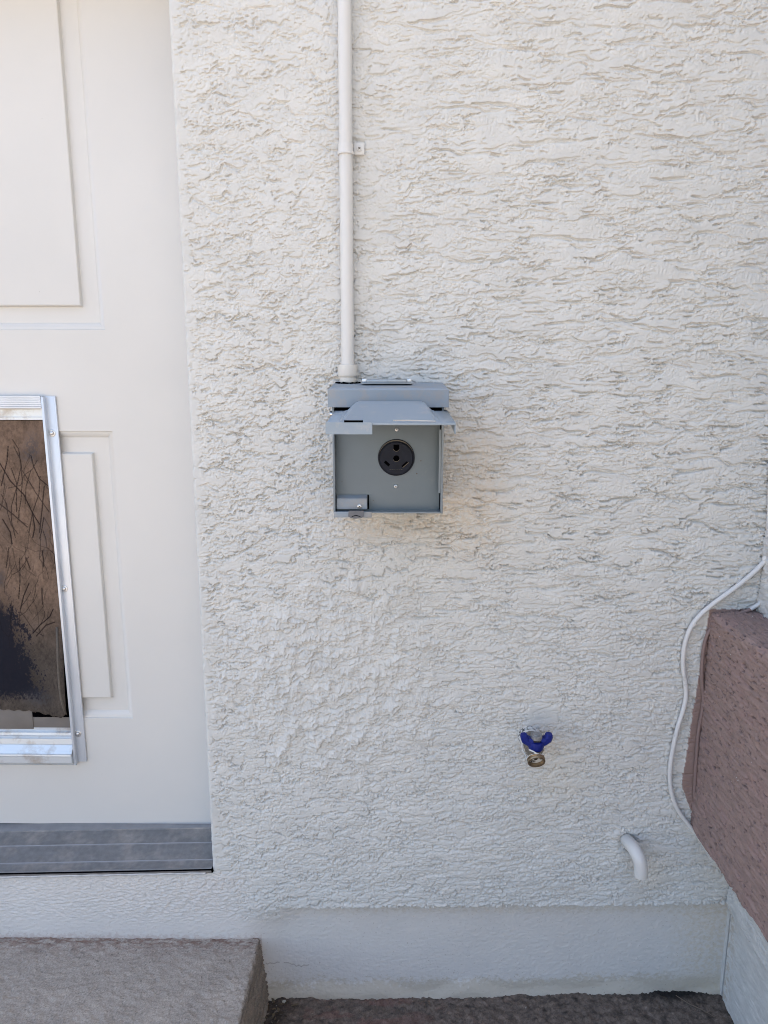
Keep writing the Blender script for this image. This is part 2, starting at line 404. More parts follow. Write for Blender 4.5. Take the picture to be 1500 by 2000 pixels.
stain(sst(1280, 1400, PX)*sst(1760, 1800, PY)*(0.5+0.5*sp), (0.55, 0.47, 0.33), 0.4)
stain((xs < -0.222)*(1-sst(0.124, 0.134, zs+0.003*sp)), (0.40, 0.28, 0.23), 0.35)
# brown paint lapping on the wall beside the band
jag = 0.45*band(nz, nx, dx, 0.02, 0.02, 150)
le = np.interp(PY, [1186, 1190, 1530, 1540, 1600, 1690, 1710], [1386, 1385, 1331, 1333, 1356, 1402, 1410])+jag
brown_mask = (PX > le) & (PY > 1190+jag*1.2) & (PY < 1705)
col = np.where(brown_mask[..., None], np.array((0.285, 0.200, 0.175))*(1+0.03*wob)[..., None], col)
h_sm = brown_mask
Y = np.where(h_sm & (PX < 1445), Y*0.25-0.0018, Y)

wall = thing('house_wall', 'white textured stucco house wall behind the outlet box and conduit', 'wall', (0.1, 0, 0))
P = np.stack([X, Y, Z], -1)
fmask = (zs[:-1, :-1] < lz[:-1, :-1]) & (xs[:-1, :-1] > -0.2)
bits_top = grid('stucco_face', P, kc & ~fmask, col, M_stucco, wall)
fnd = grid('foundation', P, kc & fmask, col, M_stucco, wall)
fnd['label'] = 'smooth recessed footing painted white under the stucco ledge'
def solid(name, boxes, m, parent):
    bm = bmesh.new()
    for b in boxes: box(bm, *b)
    return put(name, bm, m, parent, smooth=False)
M_stucco2 = mat('stucco_paint_far', (0.62, 0.61, 0.58), 0.8, bump=0.8, bscale=60, bdist=0.004, var=0.03, vscale=4)
solid('wall_body', [(-5, 5, 0.004, 4, 1.66, 2.9), (-5, -1.27, 0.004, 4, -0.05, 1.66), (-1.27, 5, 0.16, 4, -0.05, 1.66), (0.57, 5, 0.004, 0.16, -0.05, 1.66)], M_stucco2, wall)

# ------------------------------------------------------------------ perpendicular wall with brown band on the right
def side_grid(name, xbase, ylo, zlo, zhi, seed, paint, parent, m, amp=1.0, streak=False, d2=0.0013, foot=None):
    ny = int((0.0-ylo)/d2)+1; nzz = int((zhi-zlo)/d2)+1
    hh, fl, _ = stucco(nzz, ny, d2, seed, np.full((nzz, ny), 0.6, np.float32))
    if streak:
        st = fbm(nzz, ny, d2, 0.10, 0.010, 4, 0.6, seed+7)
        hh = hh*0.55 + 0.0004*st + 0.0005*sig((st-0.6)/0.1)
        pit = sig((fbm(nzz, ny, d2, 0.020, 0.0085, 3, 0.6, seed+8)-1.85)/0.08)
        e2 = fbm(nzz, ny, d2, 0.035, 0.018, 3, 0.6, seed+18); wl = np.clip(np.roll(sig((e2-0.6)/0.04), -2, 0)-sig((e2-0.6)/0.04), 0, 1)*sst(0.8, 1.3, band(nzz, ny, d2, 0.03, 0.02, seed+19))
        pit = np.maximum(pit, wl); hh = hh - 0.0055*pit
    ys = (ylo+np.arange(ny)*d2)[None, :].repeat(nzz, 0); zz = (zlo+np.arange(nzz)*d2)[:, None].repeat(ny, 1)
    hh = hh*amp
    xx = xbase - hh
    if foot is not None:
        r_ = 1-sst(-0.0015, 0.0015, zz-foot-0.0008*band(nzz, ny, d2, 0.01, 0.01, seed+3))
        xx = xbase - hh*(1-0.7*r_) + 0.010*r_
    c = np.zeros((nzz, ny, 3), np.float32)+np.array(paint)
    c *= (1+0.05*fbm(nzz, ny, d2, 0.06, 0.02, 4, 0.6, seed+9))[..., None]
    if streak:
        fleck = sig((band(nzz, ny, d2, 0.0045, 0.0045, seed+10)-3.1)/0.05)*sst(0.2, 1.0, band(nzz, ny, d2, 0.12, 0.12, seed+11))
        c = c*(1-fleck[..., None]) + np.array((0.6, 0.58, 0.55))*fleck[..., None]
        pk = sst(0.2, 1.4, fbm(nzz, ny, d2, 0.15, 0.08, 4, 0.6, seed+12))*0.5
        c = c*(1-pk[..., None]) + np.array((0.31, 0.205, 0.185))*pk[..., None]
        c = c*(1-0.85*pit[..., None]) + np.array((0.045, 0.03, 0.028))*0.85*pit[..., None]
    if foot is not None:
        sp2 = fbm(nzz, ny, d2, 0.02, 0.02, 4, 0.7, seed+14)
        dd = np.exp(-((ys+0.005)/0.02)**2)*sst(-0.5, 1.0, sp2)*0.5*(zz < foot+0.01)
        c = c*(1-dd[..., None]) + np.array((0.42, 0.32, 0.20))*dd[..., None]
        pt = sig((fbm(nzz, ny, d2, 0.008, 0.005, 2, 0.7, seed+15)-1.9)/0.08)*(zz > foot)*(ys < -0.03)
        xx = xx+0.0015*pt
    Pp = np.stack([xx, ys, zz], -1)
    return Pp, c, ys, zz
ret = thing('side_wall', 'white stucco side wall meeting the house wall at the right, carrying a brown band', 'wall', (0.75, -0.6, 0))
Pp, c, ys, zz = side_grid('lower_stucco', XR-0.002, -0.62, -0.03, 0.50, 201, (0.61, 0.60, 0.57), ret, M_stucco, 0.8, foot=0.196)
grid('lower_stucco', Pp[:, ::-1], np.ones((Pp.shape[0]-1, Pp.shape[1]-1), bool), c[:, ::-1], M_stucco, ret)
Pp, c, ys, zz = side_grid('upper_stucco', XR-0.002, -0.30, 0.66, 1.70, 221, (0.61, 0.60, 0.57), ret, M_stucco, 1.0)
grid('upper_stucco', Pp[:, ::-1], np.ones((Pp.shape[0]-1, Pp.shape[1]-1), bool), c[:, ::-1], M_stucco, ret)
solid('wall_core', [(XR+0.012, 0.80, -3.2, -0.001, -0.05, 2.9), (XR+0.002, XR+0.012, -3.2, -0.622, -0.05, 0.5), (XR+0.002, XR+0.012, -3.2, -0.302, 0.66, 2.9), (XR+0.002, XR+0.012, -0.302, -0.006, 1.69, 2.9)], M_stucco2, ret)  # unseen reach and height extended to block skylight from the right
# band: top ledge, rounded arris, left face
XB = 0.4875; ZT = 0.714; ZB = 0.343
def band_mesh():
    d2 = 0.0013
    ylo = -0.75; Lt = XR-XB+0.01; rr = 0.009
    total = Lt+(ZT-ZB)+0.02
    ny = int(-ylo/d2)+1; ns = int(total/d2)+1
    Pf, cf, ysf, zzf = side_grid('b', 0, ylo, 0, total, 301, (0.285, 0.200, 0.175), None, None, 1.0, streak=True, d2=d2)
    ns, ny = Pf.shape[:2]
    hh = -Pf[..., 0]; s = zzf                           # s measured from the bottom face edge upwards and over the top
    rB = 0.006
    zc = ZB+s
    Xo = XB-hh; Zo = zc
    # top arris
    s1 = (ZT-ZB)-rr; a = np.clip((s-s1)/rr, 0, math.pi/2)
    Xo = np.where(s > s1, XB+rr-(rr+hh)*np.cos(a)+np.maximum(0, s-s1-rr*math.pi/2), Xo)
    Zo = np.where(s > s1, ZT-rr+(rr+hh)*np.sin(a), Zo)
    # bottom edge turns under
    bt = np.clip((rB-s)/rB, 0, 1); Xo = Xo + rB*bt**2
    wv = 0.0010*band(1, ny, d2, 0.10, 0.10, 333)[0][None, :]
    Zo = Zo + wv*(1-sst(0, 0.03, s))
    # the arris and the corner at the wall are smoother where paint was brushed thick
    Pq = np.stack([Xo, ysf, Zo], -1)
    return Pq, cf
Pq, cf = band_mesh()
bnd = grid('brown_band', Pq[:, ::-1], np.ones((Pq.shape[0]-1, Pq.shape[1]-1), bool), cf[:, ::-1], M_brown, ret)
bnd['label'] = 'brown painted raised stucco band with white paint flecks'
solid('band_core', [(XB+0.007, XR+0.013, -3.2, -0.0005, ZB+0.001, ZT-0.006), (XB+0.001, XB+0.007, -3.2, -0.752, ZB+0.001, ZT-0.006)], mat('brown_paint_far', (0.285, 0.200, 0.175), 0.7, bump=0.8, bscale=60, bdist=0.003), ret)

# ------------------------------------------------------------------ ground and step
def ramp_coords(lo, hi, flo, fhi, d):
    a = list(np.arange(flo, fhi, d)); s = d
    L = []; p = flo
    while p > lo: s *= 1.35; p -= s; L.append(max(p, lo))
    s = d; Rr = []; p = a[-1]
    while p < hi: s *= 1.35; p += s; Rr.append(min(p, hi))
    return np.array(L[::-1]+a+Rr)
gx = ramp_coords(-60, 60, -0.24, 0.60, 0.0018); gy = ramp_coords(-60, 8, -0.26, 0.03, 0.0018)
nxg, nyg = len(gx), len(gy)
d3 = 0.0018
GX, GY = np.meshgrid(gx, gy)
fine = ((GX > -0.26) & (GX < 0.62) & (GY > -0.28)).astype(float)
gh = 0.0010*fbm(nyg, nxg, d3, 0.05, 0.04, 5, 0.6, 401) + 0.0006*fbm(nyg, nxg, d3, 0.012, 0.010, 3, 0.6, 402)
ck = np.abs(fbm(nyg, nxg, d3, 0.09, 0.06, 4, 0.6, 403)); crack = (ck < 0.035)*sst(-0.08, 0.0, GY)
gh = gh - 0.002*crack
tilt = 0.016*sst(-0.05, 0.5, GX)*np.exp(GY/0.25) + 0.010*(1-sst(-0.19, -0.05, GX))*0
GZ = (gh+tilt)*fine - 0.0
gc = np.zeros((nyg, nxg, 3), np.float32)+np.array((0.40, 0.335, 0.265))
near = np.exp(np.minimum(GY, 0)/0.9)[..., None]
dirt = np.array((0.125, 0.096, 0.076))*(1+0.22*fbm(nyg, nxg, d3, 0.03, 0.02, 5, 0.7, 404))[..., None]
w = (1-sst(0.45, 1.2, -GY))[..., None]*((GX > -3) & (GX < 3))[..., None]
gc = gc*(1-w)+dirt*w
red = sst(0.0, 1.2, fbm(nyg, nxg, d3, 0.10, 0.04, 4, 0.6, 405))*fine*np.exp(-((GX+0.05)/0.15)**2)
gc = gc*(1-0.5*red[..., None]) + np.array((0.16, 0.075, 0.06))*0.5*red[..., None]
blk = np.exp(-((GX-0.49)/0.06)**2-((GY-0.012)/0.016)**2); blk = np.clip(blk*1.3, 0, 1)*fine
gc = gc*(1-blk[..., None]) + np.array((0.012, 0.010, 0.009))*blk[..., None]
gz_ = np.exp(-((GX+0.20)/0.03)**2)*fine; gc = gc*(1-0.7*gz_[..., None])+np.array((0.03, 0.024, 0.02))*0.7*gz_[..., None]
fl_ = (band(nyg, nxg, d3, 0.005, 0.005, 407) > 3.3)*fine; gc = np.where(fl_[..., None] > 0, np.array((0.35, 0.32, 0.28)), gc)
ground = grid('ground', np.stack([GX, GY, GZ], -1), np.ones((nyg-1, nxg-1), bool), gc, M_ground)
tag(ground, kind='structure')

def make_step():
    d4 = 0.0014; XS = -0.226; ZS = 0.124; hs = ZS+0.012; wtop = 0.55; ylo = -0.40
    n_s = int((wtop+hs)/d4)+1; ny = int((0.03-ylo)/d4)+1
    s = (np.arange(n_s)*d4)[None, :].repeat(ny, 0); yy = (ylo+np.arange(ny)*d4)[:, None].repeat(n_s, 1)
    r_ = 0.0042 + 0.0018*band(ny, 1, d4, 0.03, 0.03, 503)
    n1 = fbm(ny, n_s, d4, 0.03, 0.02, 5, 0.65, 501)
    hh = 0.0006*n1 - 0.0012*sig((band(ny, n_s, d4, 0.007, 0.007, 502)-2.4)/0.15)
    s0 = wtop-r_; t_ = s-s0; a = np.clip(t_/r_, 0, math.pi/2)
    X_ = np.where(t_ > 0, XS-r_+(r_+hh)*np.sin(a), XS-wtop+s); Z_ = np.where(t_ > 0, ZS-r_+(r_+hh)*np.cos(a)-np.maximum(0, t_-r_*math.pi/2), ZS+hh)
    onside = (t_ > r_*math.pi/2)
    lay = 0.0012*fbm(ny, n_s, d4, 0.010, 0.20, 4, 0.6, 505)
    X_ = X_ + onside*lay + onside*0.012*np.clip(t_/hs, 0, 1)
    Z_ = Z_ + 0.0015*np.sin(yy*9)*(~onside) + np.where(onside, 0, 1)*0.002*(X_+0.5)
    c = np.zeros((ny, n_s, 3), np.float32)+np.array((0.345, 0.30, 0.255))
    c *= (1+0.05*fbm(ny, n_s, d4, 0.09, 0.07, 3, 0.6, 506)+0.10*band(ny, n_s, d4, 0.0038, 0.0038, 507))[..., None]
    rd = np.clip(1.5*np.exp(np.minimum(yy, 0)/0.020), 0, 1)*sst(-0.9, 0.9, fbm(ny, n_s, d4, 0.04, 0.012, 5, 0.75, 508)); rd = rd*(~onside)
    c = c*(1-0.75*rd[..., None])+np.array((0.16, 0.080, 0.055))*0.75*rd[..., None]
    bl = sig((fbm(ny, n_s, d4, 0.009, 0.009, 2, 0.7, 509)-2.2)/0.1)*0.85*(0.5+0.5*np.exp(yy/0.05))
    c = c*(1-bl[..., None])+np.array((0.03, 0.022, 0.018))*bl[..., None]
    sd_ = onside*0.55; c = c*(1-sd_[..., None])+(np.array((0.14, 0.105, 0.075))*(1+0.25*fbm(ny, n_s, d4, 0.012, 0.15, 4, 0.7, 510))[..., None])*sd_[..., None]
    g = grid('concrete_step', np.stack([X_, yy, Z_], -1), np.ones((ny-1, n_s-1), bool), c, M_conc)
    tag(g, 'weathered concrete step slab below the door sill at the lower left', 'step')
    bm = bmesh.new(); box(bm, -1.5, XS-wtop+0.002, -0.9, 0.003, 0, ZS-0.002); box(bm, XS-wtop+0.002, XS-0.02, -0.9, ylo+0.001, 0, ZS-0.002)
    box(bm, XS-wtop+0.003, XS-0.02, ylo+0.001, 0.002, 0.001, ZS-0.01)
    o = put('slab_core', bm, mat('step_concrete_far', (0.25, 0.21, 0.18), 0.9, var=0.15, vscale=60, bump=0.5, bscale=200), g, smooth=False)
    return g
make_step()

# debris in the nook beside the step
def leaf_litter():
    rnd = random.Random(4); bm = bmesh.new()
    for k in range(130):
        py = rnd.uniform(-0.20, -0.004); px = -0.218+0.012*0+abs(rnd.gauss(0, 0.022))
        L = rnd.uniform(0.002, 0.008); wd = L*rnd.uniform(0.15, 0.5); an = rnd.uniform(0, 6.28); zz_ = 0.002+rnd.uniform(0, 0.004)
        c_, s_ = math.cos(an), math.sin(an); pts = []
        for u, v, q in ((-1, 0, 0), (0, -1, .3), (1, 0, 0.1), (0, 1, .4)):
            pts.append((px+c_*u*L-s_*v*wd, py+s_*u*L+c_*v*wd, zz_+q*L*rnd.uniform(0, 1)))
        vs = [bm.verts.new(p) for p in pts]+[bm.verts.new((p[0], p[1], p[2]+0.0007)) for p in pts]
        for f in ((0,1,2,3), (7,6,5,4), (0,4,5,1), (1,5,6,2), (2,6,7,3), (3,7,4,0)):
            bm.faces.new([vs[i] for i in f]).material_index = k % 3
    o = put('leaf_litter', bm, [mat('dead_leaf_dark', (0.05, 0.035, 0.022), 0.9), mat('dead_leaf', (0.13, 0.10, 0.06), 0.9), mat('dead_leaf_pale', (0.17, 0.14, 0.11), 0.9)], None, smooth=False)
    tag(o, kind='stuff', label='dry leaf crumbs caught in the dark gap beside the concrete step', cat='debris')
leaf_litter()
bm = bmesh.new()
tube(bm, [W(1320, 1944, z=0.022), W(1345, 1960, z=0.019), W(1372, 1972, z=0.018), W(1394, 1985, z=0.017)], [0.0006, 0.0009, 0.0008, 0.0005], 6)
tag(put('twig', bm, mat('dry_twig', (0.16, 0.12, 0.09), 0.9)), 'thin dry twig lying on the dark ground in the right corner', 'twig')
def pebble(px, py, r, col_, lab, k):
    bm = bmesh.new(); bmesh.ops.create_icosphere(bm, subdivisions=2, radius=r)
    rnd = random.Random(k); p = W(px, py, z=0.004)
    for v in bm.verts: v.co = Vector((v.co.x*1.3, v.co.y, v.co.z*0.6))*(1+rnd.uniform(-.15, .15))+p+Vector((0, 0, r*.3))
    tag(put('pebble', bm, mat('pebble_%s' % ['pale', 'dark', 'grey'][k % 3], col_, 0.8), None), lab, 'pebble', None, 'small stones on the ground by the wall')
pebble(555, 1957, 0.0028, (0.45, 0.42, 0.36), 'pale pebble on the ground nearest the concrete step', 0)
pebble(1150, 1972, 0.0026, (0.02, 0.017, 0.015), 'black pebble on the ground left of the twig', 1)
pebble(1108, 1984, 0.0035, (0.30, 0.28, 0.26), 'grey pebble at the bottom edge below the tap', 2)

# ------------------------------------------------------------------ door
YD = 0.100
door = thing('door', 'white moulded panel door with a framed dog flap', 'door', (-0.75, YD, 0.27))
def make_leaf():
    bm = bmesh.new(); dl, dr, db, dt = -1.215, -0.285, 0.272, 2.30
    panels = []
    xo, xi = -0.4545, -0.79
    pz = [(H+0.0706, 1.92), (H-0.5913, H-0.0889)]
    for (zb, zt) in pz: panels.append((xi, xo, zb, zt)); panels.append((-1.14, -0.86, zb, zt))
    xsn = sorted({dl, dr, -1.14, -0.86, xi, xo}); zsn = sorted({db, dt, pz[0][0], pz[0][1], pz[1][0], pz[1][1]})
    vd = {}
    def V(x, y, z):
        k = (round(x, 5), round(y, 5), round(z, 5))
        if k not in vd: vd[k] = bm.verts.new((x, y, z))
        return vd[k]
    for i in range(len(xsn)-1):
        for j in range(len(zsn)-1):
            a, b, c_, d_ = xsn[i], xsn[i+1], zsn[j], zsn[j+1]
            if any(abs(a-p[0]) < 1e-5 and abs(b-p[1]) < 1e-5 and abs(c_-p[2]) < 1e-5 and abs(d_-p[3]) < 1e-5 for p in panels): continue
            bm.faces.new([V(a, YD, c_), V(b, YD, c_), V(b, YD, d_), V(a, YD, d_)])
    prof = [(0, 0), (0.0008, 0.0022), (0.0035, 0.0030), (0.0105, 0.0088), (0.0110, 0.0094), (0.0125, 0.0095), (0.0350, 0.0095), (0.0358, 0.0091), (0.0372, 0.0028), (0.0385, 0.0020)]
    for (a, b, c_, d_) in panels:
        for (i0, y0), (i1, y1) in zip(prof, prof[1:]):
            o_ = [(a+i0, c_+i0), (b-i0, c_+i0), (b-i0, d_-i0), (a+i0, d_-i0)]; n_ = [(a+i1, c_+i1), (b-i1, c_+i1), (b-i1, d_-i1), (a+i1, d_-i1)]
            for k in range(4):
                p, q = o_[k], o_[(k+1) % 4]; r_, s_ = n_[(k+1) % 4], n_[k]
                bm.faces.new([V(p[0], YD+y0, p[1]), V(q[0], YD+y0, q[1]), V(r_[0], YD+y1, r_[1]), V(s_[0], YD+y1, s_[1])])
        i1, y1 = prof[-1]
        bm.faces.new([V(a+i1, YD+y1, c_+i1), V(b-i1, YD+y1, c_+i1), V(b-i1, YD+y1, d_-i1), V(a+i1, YD+y1, d_-i1)])
    # edges of the slab
    for (a, b) in (((dl, db), (dr, db)), ((dr, db), (dr, dt)), ((dr, dt), (dl, dt)), ((dl, dt), (dl, db))):
        bm.faces.new([bm.verts.new((a[0], YD+0.0005, a[1])), bm.verts.new((b[0], YD+0.0005, b[1])), bm.verts.new((b[0], YD+0.044, b[1])), bm.verts.new((a[0], YD+0.044, a[1]))])
    return put('door_leaf', bm, M_door, door, sharp=25)
# the leaf needs a real opening behind the flap: cut the face region with a boolean box
leaf = make_leaf()
solid('door_backing', [(-1.3, XD+0.012, YD+0.046, YD+0.055, 0.2, 2.32)], mat('dark_interior', (0.02, 0.02, 0.022), 0.9), door)
sw = bmesh.new(); box(sw, -1.21, -0.295, YD+0.004, YD+0.010, 0.262, 0.276)
put('door_sweep', sw, mat('sweep_vinyl', (0.55, 0.56, 0.57), 0.6), door, smooth=False)
# chipped paint and dirt spots on the door
# ------------------------------------------------------------------ pet door
def Wd(px, py, off=0.0): return W(px, py, y=YD-off)
YF = 0.0
bm = bmesh.new()
pr0 = Wd(108, 774, .003); pr1 = Wd(170, 1488, .003)
xr_ = (pr0.x+pr1.x)/2; zt_ = pr0.z; zb_ = pr1.z
lip0 = Wd(87, 775, .010); lip1 = Wd(148, 1490, .010); xl_ = (lip0.x+lip1.x)/2
XL0 = -1.02                                   # far side of the frame, outside the picture
# right stile flange and its raised lip
box(bm, xl_-0.001, xr_, YD-0.0042, YD-0.0005, zb_+0.001, zt_, 0.0005)
box(bm, xl_-0.0042, xl_, YD-0.0125, YD-0.0008, zb_-0.001, zt_-0.0005, 0.0007)
box(bm, XL0-0.04, XL0, YD-0.0042, YD-0.0005, zb_, zt_, 0.0005); box(bm, XL0, XL0+0.0042, YD-0.0125, YD-0.0008, zb_, zt_, 0.0007)
stile = put('pet_door', bm, M_alu, door)
stile['label'] = 'aluminium framed dog flap set in the door'
zA = Wd(40, 796, .010).z; zB = Wd(40, 820, .004).z; zt2 = Wd(40, 773, .010).z
def rail(name, prof, m, parent, xa=XL0+0.0045, xb=xl_-0.0044):
    """profile of (y, z) swept along x, closed at the back"""
    bm = bmesh.new(); A = [bm.verts.new((xa, y, z)) for y, z in prof]; B = [bm.verts.new((xb, y, z)) for y, z in prof]
    n = len(prof)
    for k in range(n): bm.faces.new((A[k], A[(k+1) % n], B[(k+1) % n], B[k]))
    bm.faces.new(A); bm.faces.new(B[::-1])
    return put(name, bm, m, parent, smooth=True, sharp=20)
pr = [(YD-0.001, zt2), (YD-0.012, zt2)]
nrib = 5
for k in range(nrib):
    za = zt2+(zA+0.002-zt2)*(k+0.15)/nrib; zc_ = zt2+(zA+0.002-zt2)*(k+0.85)/nrib
    pr += [(YD-0.0128, za), (YD-0.0128, zc_), (YD-0.0117, (zc_+zt2+(zA+0.002-zt2)*(k+1.15)/nrib)/2)]
pr += [(YD-0.013, zA+0.0008), (YD-0.013, zA-0.001), (YD-0.010, zA-0.0016), (YD+0.001, zA-0.002), (YD-0.001, zA)]
rail('top_rail', pr, M_alu, stile)
rail('top_channel', [(YD+0.004, zA-0.0035), (YD-0.0005, zA-0.0035), (YD-0.0005, zB+0.0045), (YD-0.0035, zB+0.0040), (YD-0.0035, zB), (YD+0.004, zB)], M_alu_d, stile)
def zz1(py, off): return Wd(70, py, off).z
zb1, zb2, zb3, zb4, zb5, zb6, zb7 = zz1(1418, -.010), zz1(1428, .002), zz1(1432, .006), zz1(1440, .006), zz1(1455, .010), zz1(1474, .016), zz1(1491, .016)
rail('bottom_rail', [(YD+0.030, zb1), (YD-0.001, zz1(1421, .001)), (YD-0.001, zz1(1425, .001)), (YD-0.0005, zz1(1428, .001)), (YD-0.006, zz1(1431, .006)), (YD-0.007, zz1(1436, .007)), (YD-0.005, zz1(1439, .006)), (YD-0.005, zz1(1441, .006)),
    (YD-0.009, zz1(1443, .009)), (YD-0.010, zz1(1453, .010)), (YD-0.0085, zz1(1454.5, .009)), (YD-0.016, zz1(1472, .016)), (YD-0.019, zz1(1474, .019)), (YD-0.0195, zz1(1477, .019)), (YD-0.0180, zz1(1479, .019)),
    (YD-0.018, zz1(1490, .018)), (YD-0.0008, zz1(1494, .001)), (YD+0.030, zz1(1494, .001))], M_alu_d, stile)
for px, py in ((101, 846), (125, 1150), (152, 1433)):
    p = Wd(px, py, .0045)
    bm = bmesh.new(); lathe2(bm, p, (0, -1, 0), [(-0.002, .0062), (0.0004, .0062), (0.0008, .0056), (0.0008, .0046), (0.0001, .0044), (0.0001, .0036), (0.0018, .0034), (0.0026, .0024), (0.0029, 0.0010)], 20)
    put('screw', bm, M_steel, stile)
# tunnel behind the flap
zo0 = zb1-0.004; zo1 = zB-0.0
bm = bmesh.new()
box(bm, XL0+0.004, xl_-0.003, YD-0.0002, YD+0.030, zz1(1421, 0)-0.012, zz1(1398, 0), 0.0006)
box(bm, -0.76, Wd(62, 1400, .004).x, YD-0.0017, YD-0.0008, zz1(1423, 0), zz1(1385, 0), 0.0008)
put('tunnel_floor', bm, M_tunnel, stile)
bm = bmesh.new(); box(bm, XL0+0.002, xl_-0.0043, YD-0.0008, YD-0.00025, zz1(1400, 0), zB+0.002)
put('dark_opening', bm, M_hole, stile, smooth=False)

def make_flap():
    d5 = 0.0009; xa, xb = -0.80, xl_-0.006; za, zb = zz1(1402, .006), zB-0.001
    n_x = int((xb-xa)/d5)+1; n_z = int((zb-za)/d5)+1
    xx = (xa+np.arange(n_x)*d5)[None, :].repeat(n_z, 0); zz_ = (za+np.arange(n_z)*d5)[:, None].repeat(n_x, 1)
    px, py = topx(xx, zz_, YD-0.004)
    n1 = fbm(n_z, n_x, d5, 0.05, 0.08, 6, 0.7, 601); n2 = fbm(n_z, n_x, d5, 0.008, 0.012, 5, 0.8, 602)
    c = np.zeros((n_z, n_x, 3), np.float32)+np.array((0.160, 0.106, 0.074))
    low = sst(1130, 1300, py)
    c = c*(1-0.88*low[..., None])+np.array((0.055, 0.047, 0.040))*0.88*low[..., None]
    c *= (1+0.12*n1+0.09*n2)[..., None]
    def mixc(m_, q, k):
        nonlocal c
        m_ = np.clip(m_, 0, 1)*k; c = c*(1-m_[..., None])+np.array(q)*m_[..., None]
    navy = np.interp(py, [1150, 1200, 1240, 1300, 1350, 1375], [4, 30, 42, 62, 88, 98])
    mixc(sst(-8, 10, navy-px+8*n1+7*n2)*sst(1150, 1190, py+12*n1)*(1-sst(1352, 1372, py+4*n2)), (0.008, 0.009, 0.017), 0.95)
    for (cx, cy, rx, ry, k) in ((62, 870, 14, 26, .6), (55, 890, 20, 12, .4), (86, 1040, 12, 40, .45), (2, 1130, 8, 16, .55), (75, 1365, 25, 14, .6), (10, 1000, 12, 60, .2)):
        mixc(np.exp(-((px-cx)/rx)**2-((py-cy)/ry)**2)*(1+0.5*n2), (0.05, 0.05, 0.058), k)
    sc = np.zeros((n_z, n_x))
    rnd = random.Random(8)
    def stroke(p, wd, k):
        nonlocal sc
        for (ax, ay), (bx_, by_) in zip(p, p[1:]):
            m_ = (px > min(ax, bx_)-4) & (px < max(ax, bx_)+4) & (py > min(ay, by_)-4) & (py < max(ay, by_)+4)
            if not m_.any(): continue
            X_, Y_ = px[m_], py[m_]; dx_, dy_ = bx_-ax, by_-ay
            t_ = np.clip(((X_-ax)*dx_+(Y_-ay)*dy_)/(dx_*dx_+dy_*dy_+1e-6), 0, 1)
            d_ = np.hypot(X_-ax-t_*dx_, Y_-ay-t_*dy_)
            sc[m_] = np.maximum(sc[m_], k*(1-sst(wd*0.5, wd*1.15, d_)))
    hand = [[(24, 858), (36, 877), (41, 912), (30, 955), (21, 990), (22, 1020), (30, 1050)], [(16, 872), (13, 900), (2, 950)], [(27, 872), (40, 900), (43, 940), (40, 975), (33, 1020)],
            [(58, 890), (66, 912), (76, 935), (92, 950)], [(78, 930), (76, 965), (62, 1000), (55, 1040)], [(43, 920), (70, 962), (95, 1000)], [(0, 905), (20, 940), (45, 965), (60, 1000), (76, 1025)],
            [(22, 915), (32, 945), (31, 1000)], [(60, 918), (50, 950), (48, 985)], [(86, 950), (82, 990), (76, 1040)], [(0, 985), (25, 1005), (52, 1030)], [(4, 1015), (18, 1040), (22, 1062)],
            [(85, 1010), (80, 1040), (76, 1052)], [(82, 1076), (84, 1095), (83, 1107)], [(17, 1070), (12, 1110)], [(37, 1090), (38, 1140), (36, 1170)], [(55, 1140), (45, 1165), (40, 1190)],
            [(104, 1190), (95, 1205), (75, 1222), (64, 1238)], [(106, 1215), (88, 1222), (70, 1242)], [(80, 1150), (82, 1180)], [(62, 1000), (66, 1030), (62, 1050)], [(50, 1090), (58, 1112)]]
    for p in hand: stroke([(a+rnd.uniform(-1, 1), b+rnd.uniform(-1, 1)) for a, b in p], rnd.uniform(0.9, 1.5), rnd.uniform(.8, 1))
    for k in range(52):
        sx, sy = rnd.uniform(-15, 98), rnd.uniform(880, 1200); L = rnd.uniform(18, 85); a = rnd.gauss(0, 0.33)
        p = []; 
        for q in range(5): p.append((sx+math.sin(a)*L*q/4, sy+math.cos(a)*L*q/4)); a += rnd.gauss(0, .12)
        stroke(p, rnd.uniform(.55, 1.0), rnd.uniform(.4, .85))
    mixc(sc, (0.010, 0.006, 0.006), 0.97)
    bulge = 0.004*sst(1200, 1390, py)*sst(60, 130, px)
    Y_ = YD-0.0028-0.0005*n1*0.4+0.0005*sc - 0.006*(1-sst(1180, 1400, py))*0 - bulge + 0.0006*np.sin(xx*40)
    X_ = xx - 0.0055*sst(1190, 1385, py)*sst(90, 125, px)
    edge = sst(xb-0.004, xb, xx)
    Y_ = Y_ + 0.002*edge
    bot = np.interp(px, [-80, 0, 60, 100, 125, 140], [1380, 1386, 1390, 1398, 1401, 1392])+1.2*np.sin(px*0.31)
    keep = (py[:-1, :-1] < bot[:-1, :-1])
    rj = 0.7*band(n_z, 1, d5, 0.006, 0.006, 611)
    f = grid('flap', np.stack([X_, Y_, zz_], -1), keep, c, M_flap, stile)
    md = f.modifiers.new('thickness', 'SOLIDIFY'); md.thickness = 0.0022; md.offset = -1
    f['label'] = 'brown scratched vinyl flap with a dark blue stain at its lower left'
    # folded strip hanging behind the lower right corner
    bm = bmesh.new(); pts = [(112, 1225, 0.0022), (114, 1290, 0.0030), (117, 1340, 0.0050), (120, 1365, 0.0060), (129, 1395, 0.0065)]
    a = [bm.verts.new(Wd(px_+1.5, py_, off)) for px_, py_, off in pts]; b = [bm.verts.new(Wd(px_-3.5, py_, off+0.0018)) for px_, py_, off in pts]
    for k in range(len(pts)-1): bm.faces.new((a[k], a[k+1], b[k+1], b[k]))
